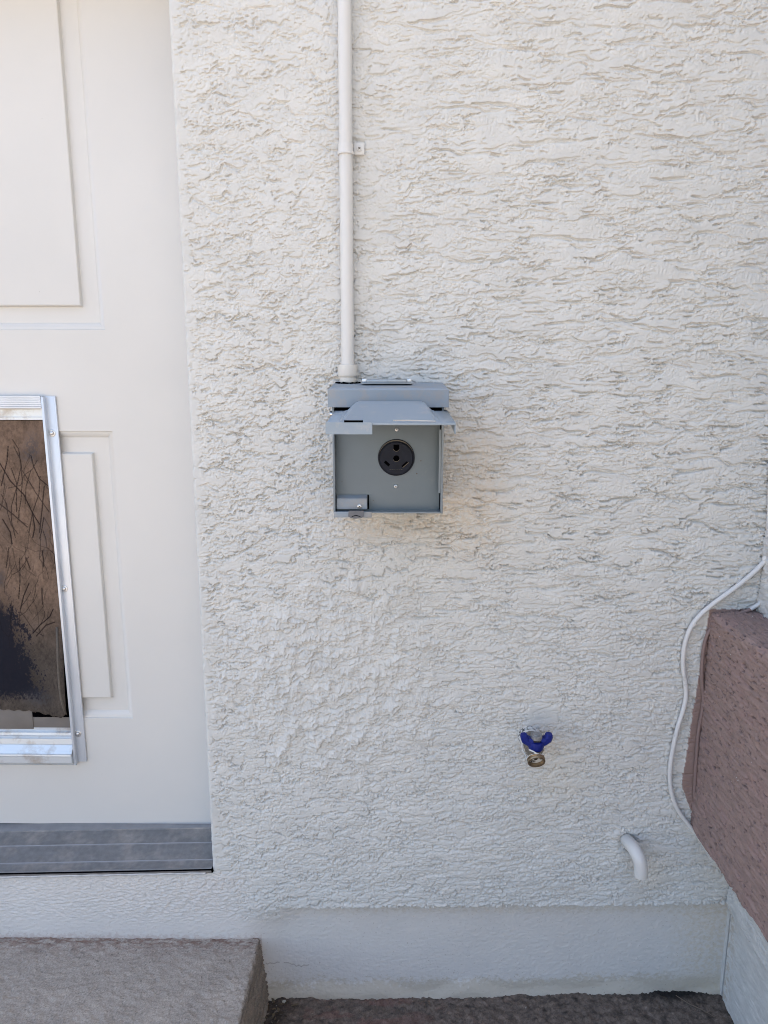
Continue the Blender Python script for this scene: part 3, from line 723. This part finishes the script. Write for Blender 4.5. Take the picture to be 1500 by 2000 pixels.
    o = put('flap_edge', bm, mat('worn_flap_edge', (0.12, 0.10, 0.08), 0.8, var=0.2, vscale=200), stile)
    md = o.modifiers.new('thickness', 'SOLIDIFY'); md.thickness = 0.0012
make_flap()
# door frame pieces that the recess shows
bm = bmesh.new()
box(bm, XD-0.0305, XD+0.012, YD-0.0130*0, YD+0.0, 0, 0) if False else None
bm.free()

# ------------------------------------------------------------------ threshold
def make_threshold():
    def zf(px, py, y): return W(px, py, y=y).z
    bm = bmesh.new(); xa, xb = -1.25, XD-0.0006
    # profile from the door back to the front nose, (y, photo row at the left edge)
    prof = [(0.118, None, 0.264, 1), (0.092, 1619, None, 1), (0.086, 1623.5, None, 1), (0.085, 1626, None, 0), (0.0545, 1652, None, 0), (0.0535, 1651.8, None, 1), (0.0520, 1653.6, None, 1), (0.0505, 1655.5, None, 0),
            (0.0200, 1685.5, None, 0), (0.0190, 1685.5, None, 1), (0.0175, 1687.3, None, 1), (0.0160, 1689.3, None, 0), (0.0015, 1702.5, None, 0), (-0.0015, 1703.3, None, 1), (-0.0045, 1705.2, None, 1), (-0.0048, 1708.5, None, 2), (-0.0040, 1712, None, 0), (0.012, 1716, None, 0), (0.118, 1716, None, 0)]
    pl = []; prr = []; ms = []
    for y, row, z, m_ in prof:
        if z is None:
            zl = zf(0, row, y); z_r = zf(412, row-8.2, y)
        else: zl = z_r = z
        xl0 = W(0, row or 1615, y=y).x
        sl = (z_r-zl)/(xb-xl0)
        pl.append(bm.verts.new((xa, y, zl+sl*(xa-xl0)))); prr.append(bm.verts.new((xb, y, z_r))); ms.append(m_)
    n = len(prof)
    for k in range(n):
        f = bm.faces.new((pl[k], pl[(k+1) % n], prr[(k+1) % n], prr[k])); f.material_index = ms[(k+1) % n] if k < n-1 else 2
    return tag(put('threshold', bm, [M_thr, M_thr_l, M_hole], None, sharp=15), 'worn grey metal threshold with thin ribs under the white door', 'door sill')
th = make_threshold()
bm = bmesh.new()
pts = [W(px, 1711.5-8.2*px/412+0.6*math.sin(px*.13), y=-0.0015) for px in range(-60, 411, 14)]
tube(bm, pts, 0.0032, 8)
bm2 = bmesh.new(); p_, q_ = W(-40, 1613.5, y=YD-.001), W(74, 1617.5, y=YD-.001)
hull8(bm2, [(p_.x, YD-.0012, q_.z-.001), (q_.x, YD-.0012, q_.z+.0002), (q_.x-.02, YD-.0012, q_.z+.0016), (p_.x, YD-.0012, p_.z), (p_.x, YD, q_.z-.001), (q_.x, YD, q_.z+.0002), (q_.x-.02, YD, q_.z+.0016), (p_.x, YD, p_.z)])
put('sill_gap', bm2, M_hole, th, smooth=False)
cb = put('caulk_bead', bm, mat('old_caulk', (0.55, 0.54, 0.53), 0.8, var=.15, vscale=90), th)

# ------------------------------------------------------------------ conduit
XC = -0.0646; YC = -0.0125; RC = 0.0091
cond = thing('conduit', 'white painted electrical conduit running up the wall from the grey box', 'conduit', (XC, YC, 1.08))
bm = bmesh.new()
ztop = 2.6; zbot = W(676, 715, y=YC-RC).z
tube(bm, [(XC, YC, zbot), (XC, YC, 1.3), (XC+0.0003, YC, 1.6), (XC, YC, ztop)], RC, 32)
put('pipe', bm, M_pvc, cond)
bm = bmesh.new(); zc0 = W(676, 747, y=YC-.012).z; zc1 = W(676, 711.5, y=YC-.012).z; hc = zc1-zc0
lathe2(bm, (XC, YC, zc0), (0, 0, 1), [(0, .0120), (hc*.1, .0122), (hc*.28, .0113), (hc*.30, .0122), (hc*.32, .0126), (hc*.36, .0136), (hc*.40, .0139), (hc*.90, .0137), (hc*.985, .0134), (hc, .0096)], 32)
put('coupling', bm, mat('scuffed_pvc', (0.66, 0.63, 0.57), 0.55, col2=(0.45, 0.41, 0.35), thr=(0.6, 0.8), mscale=80), cond)
bm = bmesh.new(); rg = []
rnd = random.Random(3)
for k in range(41):
    a = 2*math.pi*k/40; rg.append((XC+0.0165*math.cos(a)*(1+rnd.uniform(-.06, .06)), YC+0.0150*math.sin(a), zc0-0.0008+rnd.uniform(-.0003, .0003)))
tube(bm, rg, [0.0012+rnd.uniform(-.0004, .0007) for _ in rg], 6)
put('sealant_ring', bm, M_hole, cond)
# strap
strap = bmesh.new(); zs0 = W(672, 298, y=-.024).z; zs1 = W(672, 280, y=-.024).z; zm = (zs0+zs1)/2
lathe2(strap, (XC, YC, zs0), (0, 0, 1), [(0, .0095), (0.0002, .0112), (0.0022, .0116), (0.0040, .0110), (0.0042, .0103), (0.0110, .0103), (0.0135, .0099), (zs1-zs0, .0093)], 32)
tb = [W(712, 279, y=-.003), W(712, 303, y=-.003)]
box(strap, XC+0.0100, tb[0].x, -0.0048, -0.0014, tb[1].z, tb[0].z, 0.0012)
st = put('strap', strap, M_pvc, cond)
screw('screw', W(702, 290, y=-0.0048), (0, -1, 0), 0.0040, M_pvc, st, M_dustrim)

# ------------------------------------------------------------------ outlet box
BX = 0.0; YB = -0.100
ob = thing('outlet_box', 'grey metal outdoor outlet box with its lid swung open', 'outlet box', (0, 0, H-0.09))
def X_at(px, py, y): return W(px, py, y=y).x
def Z_at(px, py, y): return W(px, py, y=y).z
bl = X_at(650, 900, YB); br = X_at(866, 900, YB)
btop = Z_at(750, 795, YB); bbot = Z_at(750, 1003, YB)
print('box', bl, br, btop, bbot)
th_ = 0.0015
bm = bmesh.new()
box(bm, bl, bl+0.0026, YB, -0.001, bbot, btop, 0.0004); box(bm, br-0.0026, br, YB, -0.001, bbot, btop, 0.0004)
box(bm, bl+0.003, br-0.003, -0.004, -0.001, bbot, btop)                    # back
box(bm, bl+0.0028, br-0.0028, YB+0.001, -0.0045, bbot, bbot+0.0020, 0.0003)   # bottom
# right return flange of the rim, notched low
box(bm, br-0.0060, br-0.0028, YB+0.0015, YB+0.003, bbot+0.028, btop-0.03, 0.0003)
body = put('enclosure', bm, M_box, ob)
# lower left lip
bm = bmesh.new(); box(bm, X_at(652, 1005, YB-.002), X_at(726, 1005, YB-.002), YB-0.003, YB-0.0004, Z_at(690, 1010, YB), Z_at(690, 999, YB), 0.0004)
put('lower_lip', bm, M_boxd, ob)
# hood / cap
hl = X_at(640, 775, YB-.006); hr = X_at(877, 775, YB-.006); hb = Z_at(750, 795.5, YB-.006); ht = Z_at(750, 758.5, YB-.006)
yh = YB-0.006; zr = Z_at(750, 747, -0.002); 
print('hood', hl, hr, hb, ht, zr)
bm = bmesh.new()
# sheet cap: front, two sides, sloping top with clipped front corners
ch = 0.002
out = [(hl, 0-0.001), (hl, yh+ch*0.3), (hl+ch*0.3, yh), (hr-ch*0.3, yh), (hr, yh+ch*0.3), (hr, -0.001)]
ztopf = ht
def ztop_at(y): return ztopf + (zr-ztopf)*(y-yh)/(0-yh)
A = [bm.verts.new((x, y, hb-(0.004 if abs(y) < 0.05 else 0))) for x, y in out]
B = [bm.verts.new((x, y, ztop_at(y)-0.0022)) for x, y in out]
cx_ = (hl+hr)/2
Tt = [bm.verts.new((x+(0.0022 if x < cx_ else -0.0022), y+(0.0022 if y < -0.05 else 0), ztop_at(y))) for x, y in out]
for k in range(5):
    bm.faces.new((A[k], A[k+1], B[k+1], B[k])); bm.faces.new((B[k], B[k+1], Tt[k+1], Tt[k]))
bm.faces.new(Tt)
hood = put('hood', bm, M_boxd, ob, smooth=False)
md = hood.modifiers.new('thickness', 'SOLIDIFY'); md.thickness = 0.0014; md.offset = -1
# black inside filler, its colour standing in for shade below the hood
solid('gap_shade_filler', [(bl+0.003, br-0.003, YB+0.004, YB+0.020, btop-0.022, hb+0.02)], M_hole, ob)
# deadfront panel
YI = YB+0.016
bm = bmesh.new()
il, ir, ib, it = X_at(656.5, 950, YI), X_at(858, 950, YI), Z_at(750, 996.5, YI), btop-0.004
box(bm, il, ir-0.0, YI, YI+0.0016, ib, it, 0.0004)
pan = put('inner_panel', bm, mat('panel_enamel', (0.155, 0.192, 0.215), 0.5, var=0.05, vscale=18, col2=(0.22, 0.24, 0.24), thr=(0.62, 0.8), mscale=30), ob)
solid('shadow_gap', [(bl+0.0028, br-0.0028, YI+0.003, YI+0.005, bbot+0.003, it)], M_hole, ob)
bm = bmesh.new()
nb = [X_at(859, 980, YI-.004), X_at(864.5, 980, YI-.004)]
box(bm, nb[0], nb[1], YI-0.010, YI-0.0085, Z_at(860, 1000, YI), Z_at(860, 975, YI), 0.0006)
put('panel_catch', bm, M_box, ob)
for px, py in ((775, 839), (773, 950)):
    screw('screw', W(px, py, y=YI-0.0002), (0, -1, 0), 0.0026, M_steel, pan, M_dustrim)
# receptacle
pc = W(774, 894, y=YI-0.003); rr_ = X_at(810, 894, YI-.003)-pc.x
print('recept', rr_)
rec_ = thing('x', None, None, pc) if False else None
bm = bmesh.new(); o_ = Vector((pc.x, YI, pc.z))
lathe2(bm, o_, (0, -1, 0), [(-0.001, rr_), (0.0016, rr_), (0.0024, rr_*.985), (0.0026, rr_*.94), (0.0018, rr_*.93), (0.0018, rr_*.5)], 56)
ring = put('receptacle', bm, M_black, ob)
bm = bmesh.new(); lathe2(bm, o_+Vector((0, 0, -0.0008)), (0, -1, 0), [(0.001, rr_*.90), (0.0046, rr_*.895), (0.0052, rr_*.87), (0.0052, rr_*.2)], 56)
face = put('socket_face', bm, M_black, ring)
# dust crescent on the upper edge of the ring
bm = bmesh.new()
n = 30; ro, ri = rr_*.965, rr_*.905
V1 = []; V2 = []
for k in range(n+1):
    a = R(18+144*k/n); w_ = math.sin(math.pi*k/n)
    V1.append(bm.verts.new((o_.x+ro*math.cos(a), YI-0.0027, o_.z+ro*math.sin(a)))); q = ro-(ro-ri)*(0.15+0.85*w_)
    V2.append(bm.verts.new((o_.x+q*math.cos(a), YI-0.0031, o_.z+q*math.sin(a))))
for k in range(n): bm.faces.new((V1[k], V1[k+1], V2[k+1], V2[k]))
put('dust_crescent', bm, M_dustrim, ring)
yf = YI-0.0052
bm = bmesh.new()
def slot(cx, cz, w_, l_, a):
    c_, s_ = math.cos(a), math.sin(a); pts = []
    for y in (yf-0.0003, yf+0.001):
        for u, v in ((-1, -1), (1, -1), (1, 1), (-1, 1)):
            pts.append((o_.x+cx+c_*u*l_-s_*v*w_, y, o_.z+cz+s_*u*l_+c_*v*w_))
    hull8(bm, pts, 0)
sc_ = rr_/36.0
slot(-18*sc_, -11*sc_, 2.6*sc_, 6*sc_, R(-42)); slot(17*sc_, -13*sc_, 2.6*sc_, 7*sc_, R(42))
lathe2(bm, (o_.x, yf+0.0005, o_.z-1*sc_), (0, -1, 0), [(0, 6*sc_), (0.0008, 6*sc_)], 20)
# U shaped earth hole
pts = [(-5.5, 27), (5.5, 27), (5.5, 20)]+[(5.5*math.cos(a), 20+5.5*math.sin(a)) for a in [R(-20*k) for k in range(1, 9)]]+[(-5.5, 20)]
f = bm.faces.new([bm.verts.new((o_.x+a*sc_, yf-0.0004, o_.z+(b-1)*sc_)) for a, b in pts])
put('slot', bm, M_hole, face, smooth=False)
bm = bmesh.new()
for cx, cz, r0_, a0, a1 in ((0, -1, 6.2, 200, 340), (0, 19, 6.0, 200, 340)):
    tube(bm, [(o_.x+(cx+r0_*math.cos(R(a)))*sc_, yf-0.0003, o_.z+(cz+r0_*math.sin(R(a)))*sc_) for a in range(a0, a1+1, 14)], 0.00035, 6)
tube(bm, [(o_.x+12.5*sc_, yf-0.0004, o_.z-19*sc_), (o_.x+24*sc_, yf-0.0004, o_.z-9*sc_)], 0.0005, 6)
for k in range(7):      # moulded lettering, too worn to read
    tube(bm, [(o_.x+(-13+3.8*k)*sc_, yf-0.0002, o_.z-(23.5-0.3*abs(k-3))*sc_), (o_.x+(-11+3.8*k)*sc_, yf-0.0002, o_.z-(23.0)*sc_)], 0.00022, 5)
put('brass_contact_edge', bm, M_dustrim, face)
# chips on the panel
for px, py, r_ in ((822, 900, .0010), (814, 925, .0011), (729, 977, .0007), (668, 940, .0006)):
    bm = bmesh.new(); lathe2(bm, W(px, py, y=YI+0.0003), (0, -1, 0), [(0, r_), (0.0005, r_*.8)], 7)
    put('paint_chip', bm, M_dustrim, pan)
# bracket with screw, latch tab
bm = bmesh.new(); yk = YI-0.010
kx0, kx1, kz0, kz1 = X_at(657.5, 980, yk), X_at(717, 980, yk), Z_at(690, 995, yk), Z_at(690, 974, yk)
pts = [(kx0, yk, kz0), (kx1, yk, kz0), (kx1, yk, kz1), (kx0, yk, kz1), (kx0, yk+0.0098, kz0), (kx1, yk+0.0098, kz0), (kx1, yk+0.0098, kz1+0.004), (kx0, yk+0.0098, kz1+0.004)]
hull8(bm, pts, 0.0006)
brk = put('hasp_bracket', bm, M_boxd, ob)
screw('screw', W(702, 989, y=yk-.0002), (0, -1, 0), 0.0034, M_steel, brk, M_dustrim)
solid('bracket_gap', [(kx1+0.0003, kx1+0.0022, YI-0.0006, YI-0.0001, kz0-0.001, kz1+0.004), (kx0, kx1, YI-0.003, YI-0.001, kz0-0.0015, kz0-0.0002)], M_hole, brk)
bm = bmesh.new(); yt = YB-0.006
tx0, tx1 = X_at(680, 1004, yt), X_at(711, 1004, yt); tz0, tz1 = Z_at(695, 1013, yt), Z_at(695, 998, yt)
pf = [(tx0+.0006, tz1), (tx1, tz1), (tx1-.0005, tz0+.003), (tx1-.004, tz0+.0006), ((tx0+tx1)/2, tz0), (tx0+.004, tz0+.0006), (tx0, tz0+.003)]
a = [bm.verts.new((x, yt, z)) for x, z in pf]; b = [bm.verts.new((x, yt+0.0035, z)) for x, z in pf]
bm.faces.new(a); bm.faces.new(b[::-1])
for k in range(7): bm.faces.new((a[k], a[(k+1) % 7], b[(k+1) % 7], b[k]))
tab = put('latch_tab', bm, mat('tab_enamel', (0.13, 0.135, 0.15), 0.5), ob)
bm = bmesh.new(); tube(bm, [W(687, 1009, y=yt-.0002), W(695, 1006.5, y=yt-.0003), W(704, 1009, y=yt-.0002)], 0.0005, 6)
put('tab_slot', bm, M_hole, tab)
# lid, hinged below the hood, held out nearly level
def make_lid():
    yb_ = YB-0.002; yfr = -0.236
    zbk = Z_at(655, 802, yb_); zfr = Z_at(640, 826.5, yfr)
    xl, xr = X_at(636.5, 826, yfr), X_at(890.5, 826, yfr)
    print('lid', zbk, zfr, xl, xr, yb_-yfr)
    bm = bmesh.new(); T = 0.0014
    def q(x, s, up_=0.0):      # s 0 at the hinge .. 1 at the front edge
        return (x, yb_+(yfr-yb_)*s, zbk+(zfr-zbk)*s+up_)
    # dome opening corners in plate coordinates
    def sx(px, py, up_, s):     # x of a photo column at depth s
        y = yb_+(yfr-yb_)*s; return X_at(px, py, y)
    ztp = Z_at(762, 783, yb_+(yfr-yb_)*0.13)
    dtop = ztp-(zbk+(zfr-zbk)*0.13)
    print('dome height', dtop)
    base = [(sx(676, 800, 0, .06), .06), (sx(846, 800, 0, .06), .06), (sx(856, 824, 0, .955), .955), (sx(666, 824, 0, .955), .955)]
    topp = [(sx(698, 783, 0, .13), .13, dtop), (sx(826, 783, 0, .13), .13, dtop), (sx(831, 789, 0, .34), .34, dtop*0.93), (sx(692, 789, 0, .34), .34, dtop*0.93)]
    P0 = [q(xl, 0), q(xr, 0), q(xr, 1), q(xl, 1)]
    v0 = [bm.verts.new(p) for p in P0]; vb = [bm.verts.new(q(x, s)) for x, s in base]; vt = [bm.verts.new(q(x, s, u)) for x, s, u in topp]
    for k in range(4):
        bm.faces.new((v0[k], v0[(k+1) % 4], vb[(k+1) % 4], vb[k])); bm.faces.new((vb[k], vb[(k+1) % 4], vt[(k+1) % 4], vt[k]))
    bm.faces.new(vt)
    e = [e for e in bm.edges if not e.is_boundary and not (e.verts[0] in v0 or e.verts[1] in v0)]
    bmesh.ops.bevel(bm, geom=e, offset=0.0022, segments=3, affect='EDGES')
    lid = put('lid', bm, M_lid, ob, sharp=30); md = lid.modifiers.new('thickness', 'SOLIDIFY'); md.thickness = T; md.offset = -1
    lid['label'] = 'sun faded grey lid raised like an awning'
    # front edge hem
    bm = bmesh.new(); box(bm, xl, xr, yfr-0.0012, yfr+0.0012, zfr-0.0022, zfr+0.0006, 0.0005)
    put('lid_hem', bm, M_lid, lid)
    # left hasp lip with a slot: four bars round the slot
    lz0 = Z_at(680, 848, yfr-.0014); lx1 = X_at(727, 838, yfr-.0014); yl = yfr-0.0014
    sx0, sx1, sz0, sz1 = X_at(672, 823, yl), X_at(709, 823, yl), Z_at(690, 825, yl), Z_at(690, 821.5, yl)
    bm = bmesh.new(); lt = zfr+0.0008
    for b in ((xl-0.0002, lx1, lz0, sz0), (xl-0.0002, sx0, sz0, lt+.0004), (sx1, lx1, sz0, lt+.0004)):
        box(bm, b[0], b[1], yl-0.0016, yl, b[2], b[3])
    put('hasp_lip', bm, M_lid, lid, smooth=False)
    solid('lip_slot', [(sx0, sx1, yl-0.0004, yl-0.0001+0.0004, sz0, sz1+0.0004)], M_hole, lid)
    # side flanges
    for xs_ in (xl, xr-0.0014):
        bm = bmesh.new(); pts = []
        for x in (xs_, xs_+0.0014):
            pts += [(x, yfr, zfr-0.0005), (x, yfr, lz0+.0005), (x, yb_-0.012, zbk-0.006), (x, yb_-0.004, zbk-0.0005)]
        hull8(bm, pts, 0)
        put('side_flange', bm, M_lid, lid, smooth=False)
    # bare scuff along the front edge
    bm = bmesh.new(); tube(bm, [W(768, 821.5, y=yfr-.0010)+Vector((0, 0, .0004)), W(800, 821, y=yfr-.0012), W(852, 822.5, y=yfr-.0010)], [0.0006, 0.0009, 0.0005], 6)
    put('scuff', bm, mat('bare_metal', (0.5, 0.48, 0.44), 0.5), lid)
make_lid()
# side screws that carry the lid
for px, py, s_ in ((637, 808, -1), (879, 806, 1)):
    p = W(px, py, y=YB+0.012); x_ = (bl-0.0026 if s_ < 0 else br+0.0026)
    bm = bmesh.new(); lathe2(bm, (x_-s_*0.003, YB+0.008, p.z), (s_, 0, 0), [(0, .0042), (0.004, .0042), (0.0052, .003), (0.0056, .0016)], 14)
    put('hinge_screw', bm, M_steel, ob)
# closure plate on top
bm = bmesh.new(); ypl = -0.040; zpl = ztop_at(ypl)
pa, pb = X_at(706, 752, ypl), X_at(805, 752, ypl)
box(bm, pa, pb, ypl-0.016, ypl+0.018, zpl+0.0010, zpl+0.0028, 0.0004)
plate = put('closure_plate', bm, M_galv, ob)
bm = bmesh.new(); box(bm, X_at(716, 747, ypl), X_at(794, 747, ypl), ypl-0.010, ypl+0.012, zpl+0.0028, zpl+0.0070, 0.0010)
put('plate_boss', bm, M_galv, plate)
for px in (712, 799):
    bm = bmesh.new(); x_ = X_at(px, 748, ypl); box(bm, x_-0.0034, x_+0.0034, ypl-0.006, ypl+0.002, zpl+0.0028, zpl+0.0082, 0.0010)
    put('plate_screw', bm, M_steel, plate)

# ------------------------------------------------------------------ hose bib
hb_ = thing('hose_tap', 'old hose tap with a bright blue handle and paint spattered metal body', 'tap', W(1036, 1445, y=0))
def V3(px, py, y): return W(px, py, y=y)
c0 = V3(1035, 1441, -0.004); c1 = V3(1040, 1451, -0.030); c2 = V3(1044, 1466, -0.048); c3 = V3(1048, 1489, -0.066)
bm = bmesh.new(); ax = (c1-c0)
lathe2(bm, c0-ax*0.3, ax, [(0, .0185), (0.010, .0188), (0.0125, .0175), (0.013, .0150), (0.016, .0150), (0.0165, .0168), (0.0215, .0168), (0.022, .0145), (0.030, .0140)], 28)
put('wall_collar', bm, M_bibpaint, hb_)
bm = bmesh.new()
tube(bm, spline([c1-ax*0.5, c1, (c1+c2)/2+Vector((0, 0, .001)), c2, c2+(c3-c2)*0.55], 5), [0.0150]*6+[0.0146]*5+[0.0140]*5+[0.0120, 0.0112, 0.0106, 0.0102, 0.0102], 24)
lathe2(bm, c2+Vector((0.0, 0.004, -0.001)), (0.02, -0.42, 1), [(-0.004, 0.010), (0.010, .0118), (0.016, .0110), (0.0175, .0085), (0.024, .0075)], 20)
bd = put('tap_body', bm, mat('tap_metal', (0.20, 0.175, 0.145), 0.42, 0.6, col2=(0.50, 0.48, 0.45), thr=(0.56, 0.62), mscale=70), hb_)
for k, ps in enumerate(([(1027, 1452, -.040), (1031, 1466, -.050), (1035, 1473, -.056), (1034, 1482, -.060)], [(1033, 1464, -.060), (1042, 1468, -.064), (1051, 1474, -.067), (1058, 1482, -.068)], [(1021, 1446, -.030), (1020, 1462, -.036), (1027, 1476, -.045), (1031, 1487, -.054)])):
    bm = bmesh.new(); tube(bm, spline([V3(*p) for p in ps], 6), 0.0010, 6)
    put('paint_streak', bm, M_pvc, bd)
ax2 = Vector((0.02, -0.90, -0.46)).normalized()
bm = bmesh.new(); so_ = c3-ax2*0.016
lathe2(bm, so_, ax2, [(0, .0095), (0.006, .0102), (0.009, .0122), (0.0100, .0134), (0.0112, .0136), (0.0120, .0126), (0.0130, .0126), (0.0138, .0135), (0.0152, .0136), (0.0162, .0130), (0.0162, .0108), (0.0060, .0102), (0.0058, .002)], 32)
spt = put('spout', bm, M_brass, hb_)
bm = bmesh.new(); lathe2(bm, so_, ax2, [(0.0088, .0126), (0.0092, .0135), (0.0100, .0132), (0.0101, .0126)], 30); put('paint_drip', bm, M_bibpaint, spt)
bm = bmesh.new(); lathe2(bm, so_, ax2, [(0.0082, .0090), (0.0084, .0088)], 20); lathe2(bm, so_+ax2*0.0084, ax2, [(0, .0035), (0.0018, .0030), (0.003, .001)], 12)
put('spout_washer', bm, mat('wet_inner_metal', (0.10, 0.085, 0.06), 0.25, .6), spt)
# handle: hub with two upswept wings
hc_ = V3(1047, 1450, -0.052); hax = Vector((0, -0.05, 1)).normalized(); hx = Vector((1, 0.05, 0)); hy = hax.cross(hx).normalized()
bm = bmesh.new()
lathe2(bm, hc_-hax*0.006, hax, [(-0.0045, .0105), (0.000, .0122), (0.008, .0126), (0.0095, .0120)], 24)
for s_ in (-1, 1):
    secs = []
    for t_, upz, wd, hg in ((0.006, 0.0015, .0080, .0125), (0.0125, 0.0025, .0070, .0120), (0.0168, 0.0065, .0064, .0125), (0.0188, 0.0100, .0060, .0100), (0.0193, 0.0140, .0056, .0085), (0.0193, 0.0146, .0050, .0075)):
        o2 = hc_+hx*(s_*t_)+hax*upz
        tdir = (hx*s_ if t_ < 0.014 else hx*s_*0.8+hax if t_ < 0.017 else hax+hx*s_*0.1).normalized(); nrm = tdir.cross(hy).normalized()
        secs.append([bm.verts.new(o2+hy*(wd*a)+nrm*(hg*0.55*b)) for a, b in ((-1, -.5), (-.6, -1), (.6, -1), (1, -.5), (1, .5), (.6, 1), (-.6, 1), (-1, .5))])
    for a, b in zip(secs, secs[1:]):
        for k in range(8): bm.faces.new((a[k], a[(k+1) % 8], b[(k+1) % 8], b[k]))
    bm.faces.new(secs[0]); bm.faces.new(secs[-1][::-1])
hd = put('handle', bm, M_blue, hb_, sharp=30)
bm = bmesh.new(); lathe2(bm, hc_+hax*0.0032, hax, [(0.004, .0088), (0.0102, .0088), (0.0106, .0080), (0.0101, .0050), (0.0112, .0045), (0.0114, .001)], 24)
put('handle_cap', bm, mat('cap_metal', (0.27, 0.27, 0.27), 0.5, .3, var=0.2, vscale=300), hd)
# ------------------------------------------------------------------ drain elbow
bm = bmesh.new()
pts = spline([V3(1222, 1636, 0.01), V3(1226, 1643, -0.004), V3(1237, 1656, -0.026), V3(1247, 1674, -0.040), V3(1251.5, 1692, -0.044), V3(1251.5, 1711, -0.045)], 7)
tube(bm, pts, [0.0107]*(len(pts)-1)+[0.0105], 28)
dp = put('drain_elbow', bm, M_pvc); tag(dp, 'short white plastic drain elbow sticking out low on the wall', 'pipe')

# ------------------------------------------------------------------ cables
def on(px, py, off): return W(px, py, y=-off)
bm = bmesh.new()
wp_ = [(1506, 900), (1503, 1000), (1500, 1080), (1484, 1106), (1458, 1130), (1425, 1156), (1392, 1180), (1366, 1203), (1348, 1228), (1337, 1262), (1334, 1298), (1338, 1330), (1340, 1360), (1334, 1388), (1324, 1420), (1316, 1455), (1309, 1500), (1310, 1540), (1322, 1578), (1344, 1610), (1364, 1634), (1378, 1656), (1391, 1680)]
tube(bm, spline([on(a, b, 0.0062+0.001*math.sin(i)) for i, (a, b) in enumerate(wp_)], 8), 0.0036, 12)
wc = put('white_cable', bm, M_cable); tag(wc, 'white cable curving down the stucco beside the brown band', 'cable')
M_col = mat('collar_paint', (0.7, 0.69, 0.67), .5)
for (a, b) in (((1497, 1087), (1493, 1094)), ((1357, 1216), (1352, 1222))):
    bm = bmesh.new(); p, q = on(*a, .0064), on(*b, .0064); tube(bm, [p, q], 0.0042, 12)
    put('cable_collar', bm, M_col, wc)
bm = bmesh.new()
bp = [(1466, 1190, -.0065), (1440, 1200, -.0065), (1415, 1210, -.0065), (1398, 1218, -.0065), (1383, 1236, -.0065), (1375, 1262, -.0065), (1371, 1300, -.0065), (1371, 1335, -.0065), (1374, 1362, -.0065), (1371, 1390, -.0065), (1364, 1430, -.0065), (1360, 1480, -.0065), (1357, 1530, -.0065), (1357, 1560, -.0065), (1364, 1592, -.0065), (1380, 1630, -.0065), (1396, 1664, -.0065), (1409, 1694, -.0065)]
pts = [W(a, b, y=c_) for a, b, c_ in bp]
tube(bm, spline(pts, 8), 0.0027, 10)
bc = put('brown_cable', bm, M_bcable); tag(bc, 'thin cable painted brown running down the inner corner of the brown band', 'cable')
bm = bmesh.new()
tube(bm, spline([W(1520, 1140, y=-.008), W(1500, 1160, y=-.007), W(1484, 1178, y=-.007), W(1466, 1190, y=-.0065)], 8), 0.0030, 12)
put('bare_white_end', bm, M_cable, bc)['label'] = 'unpainted white end of the cable'
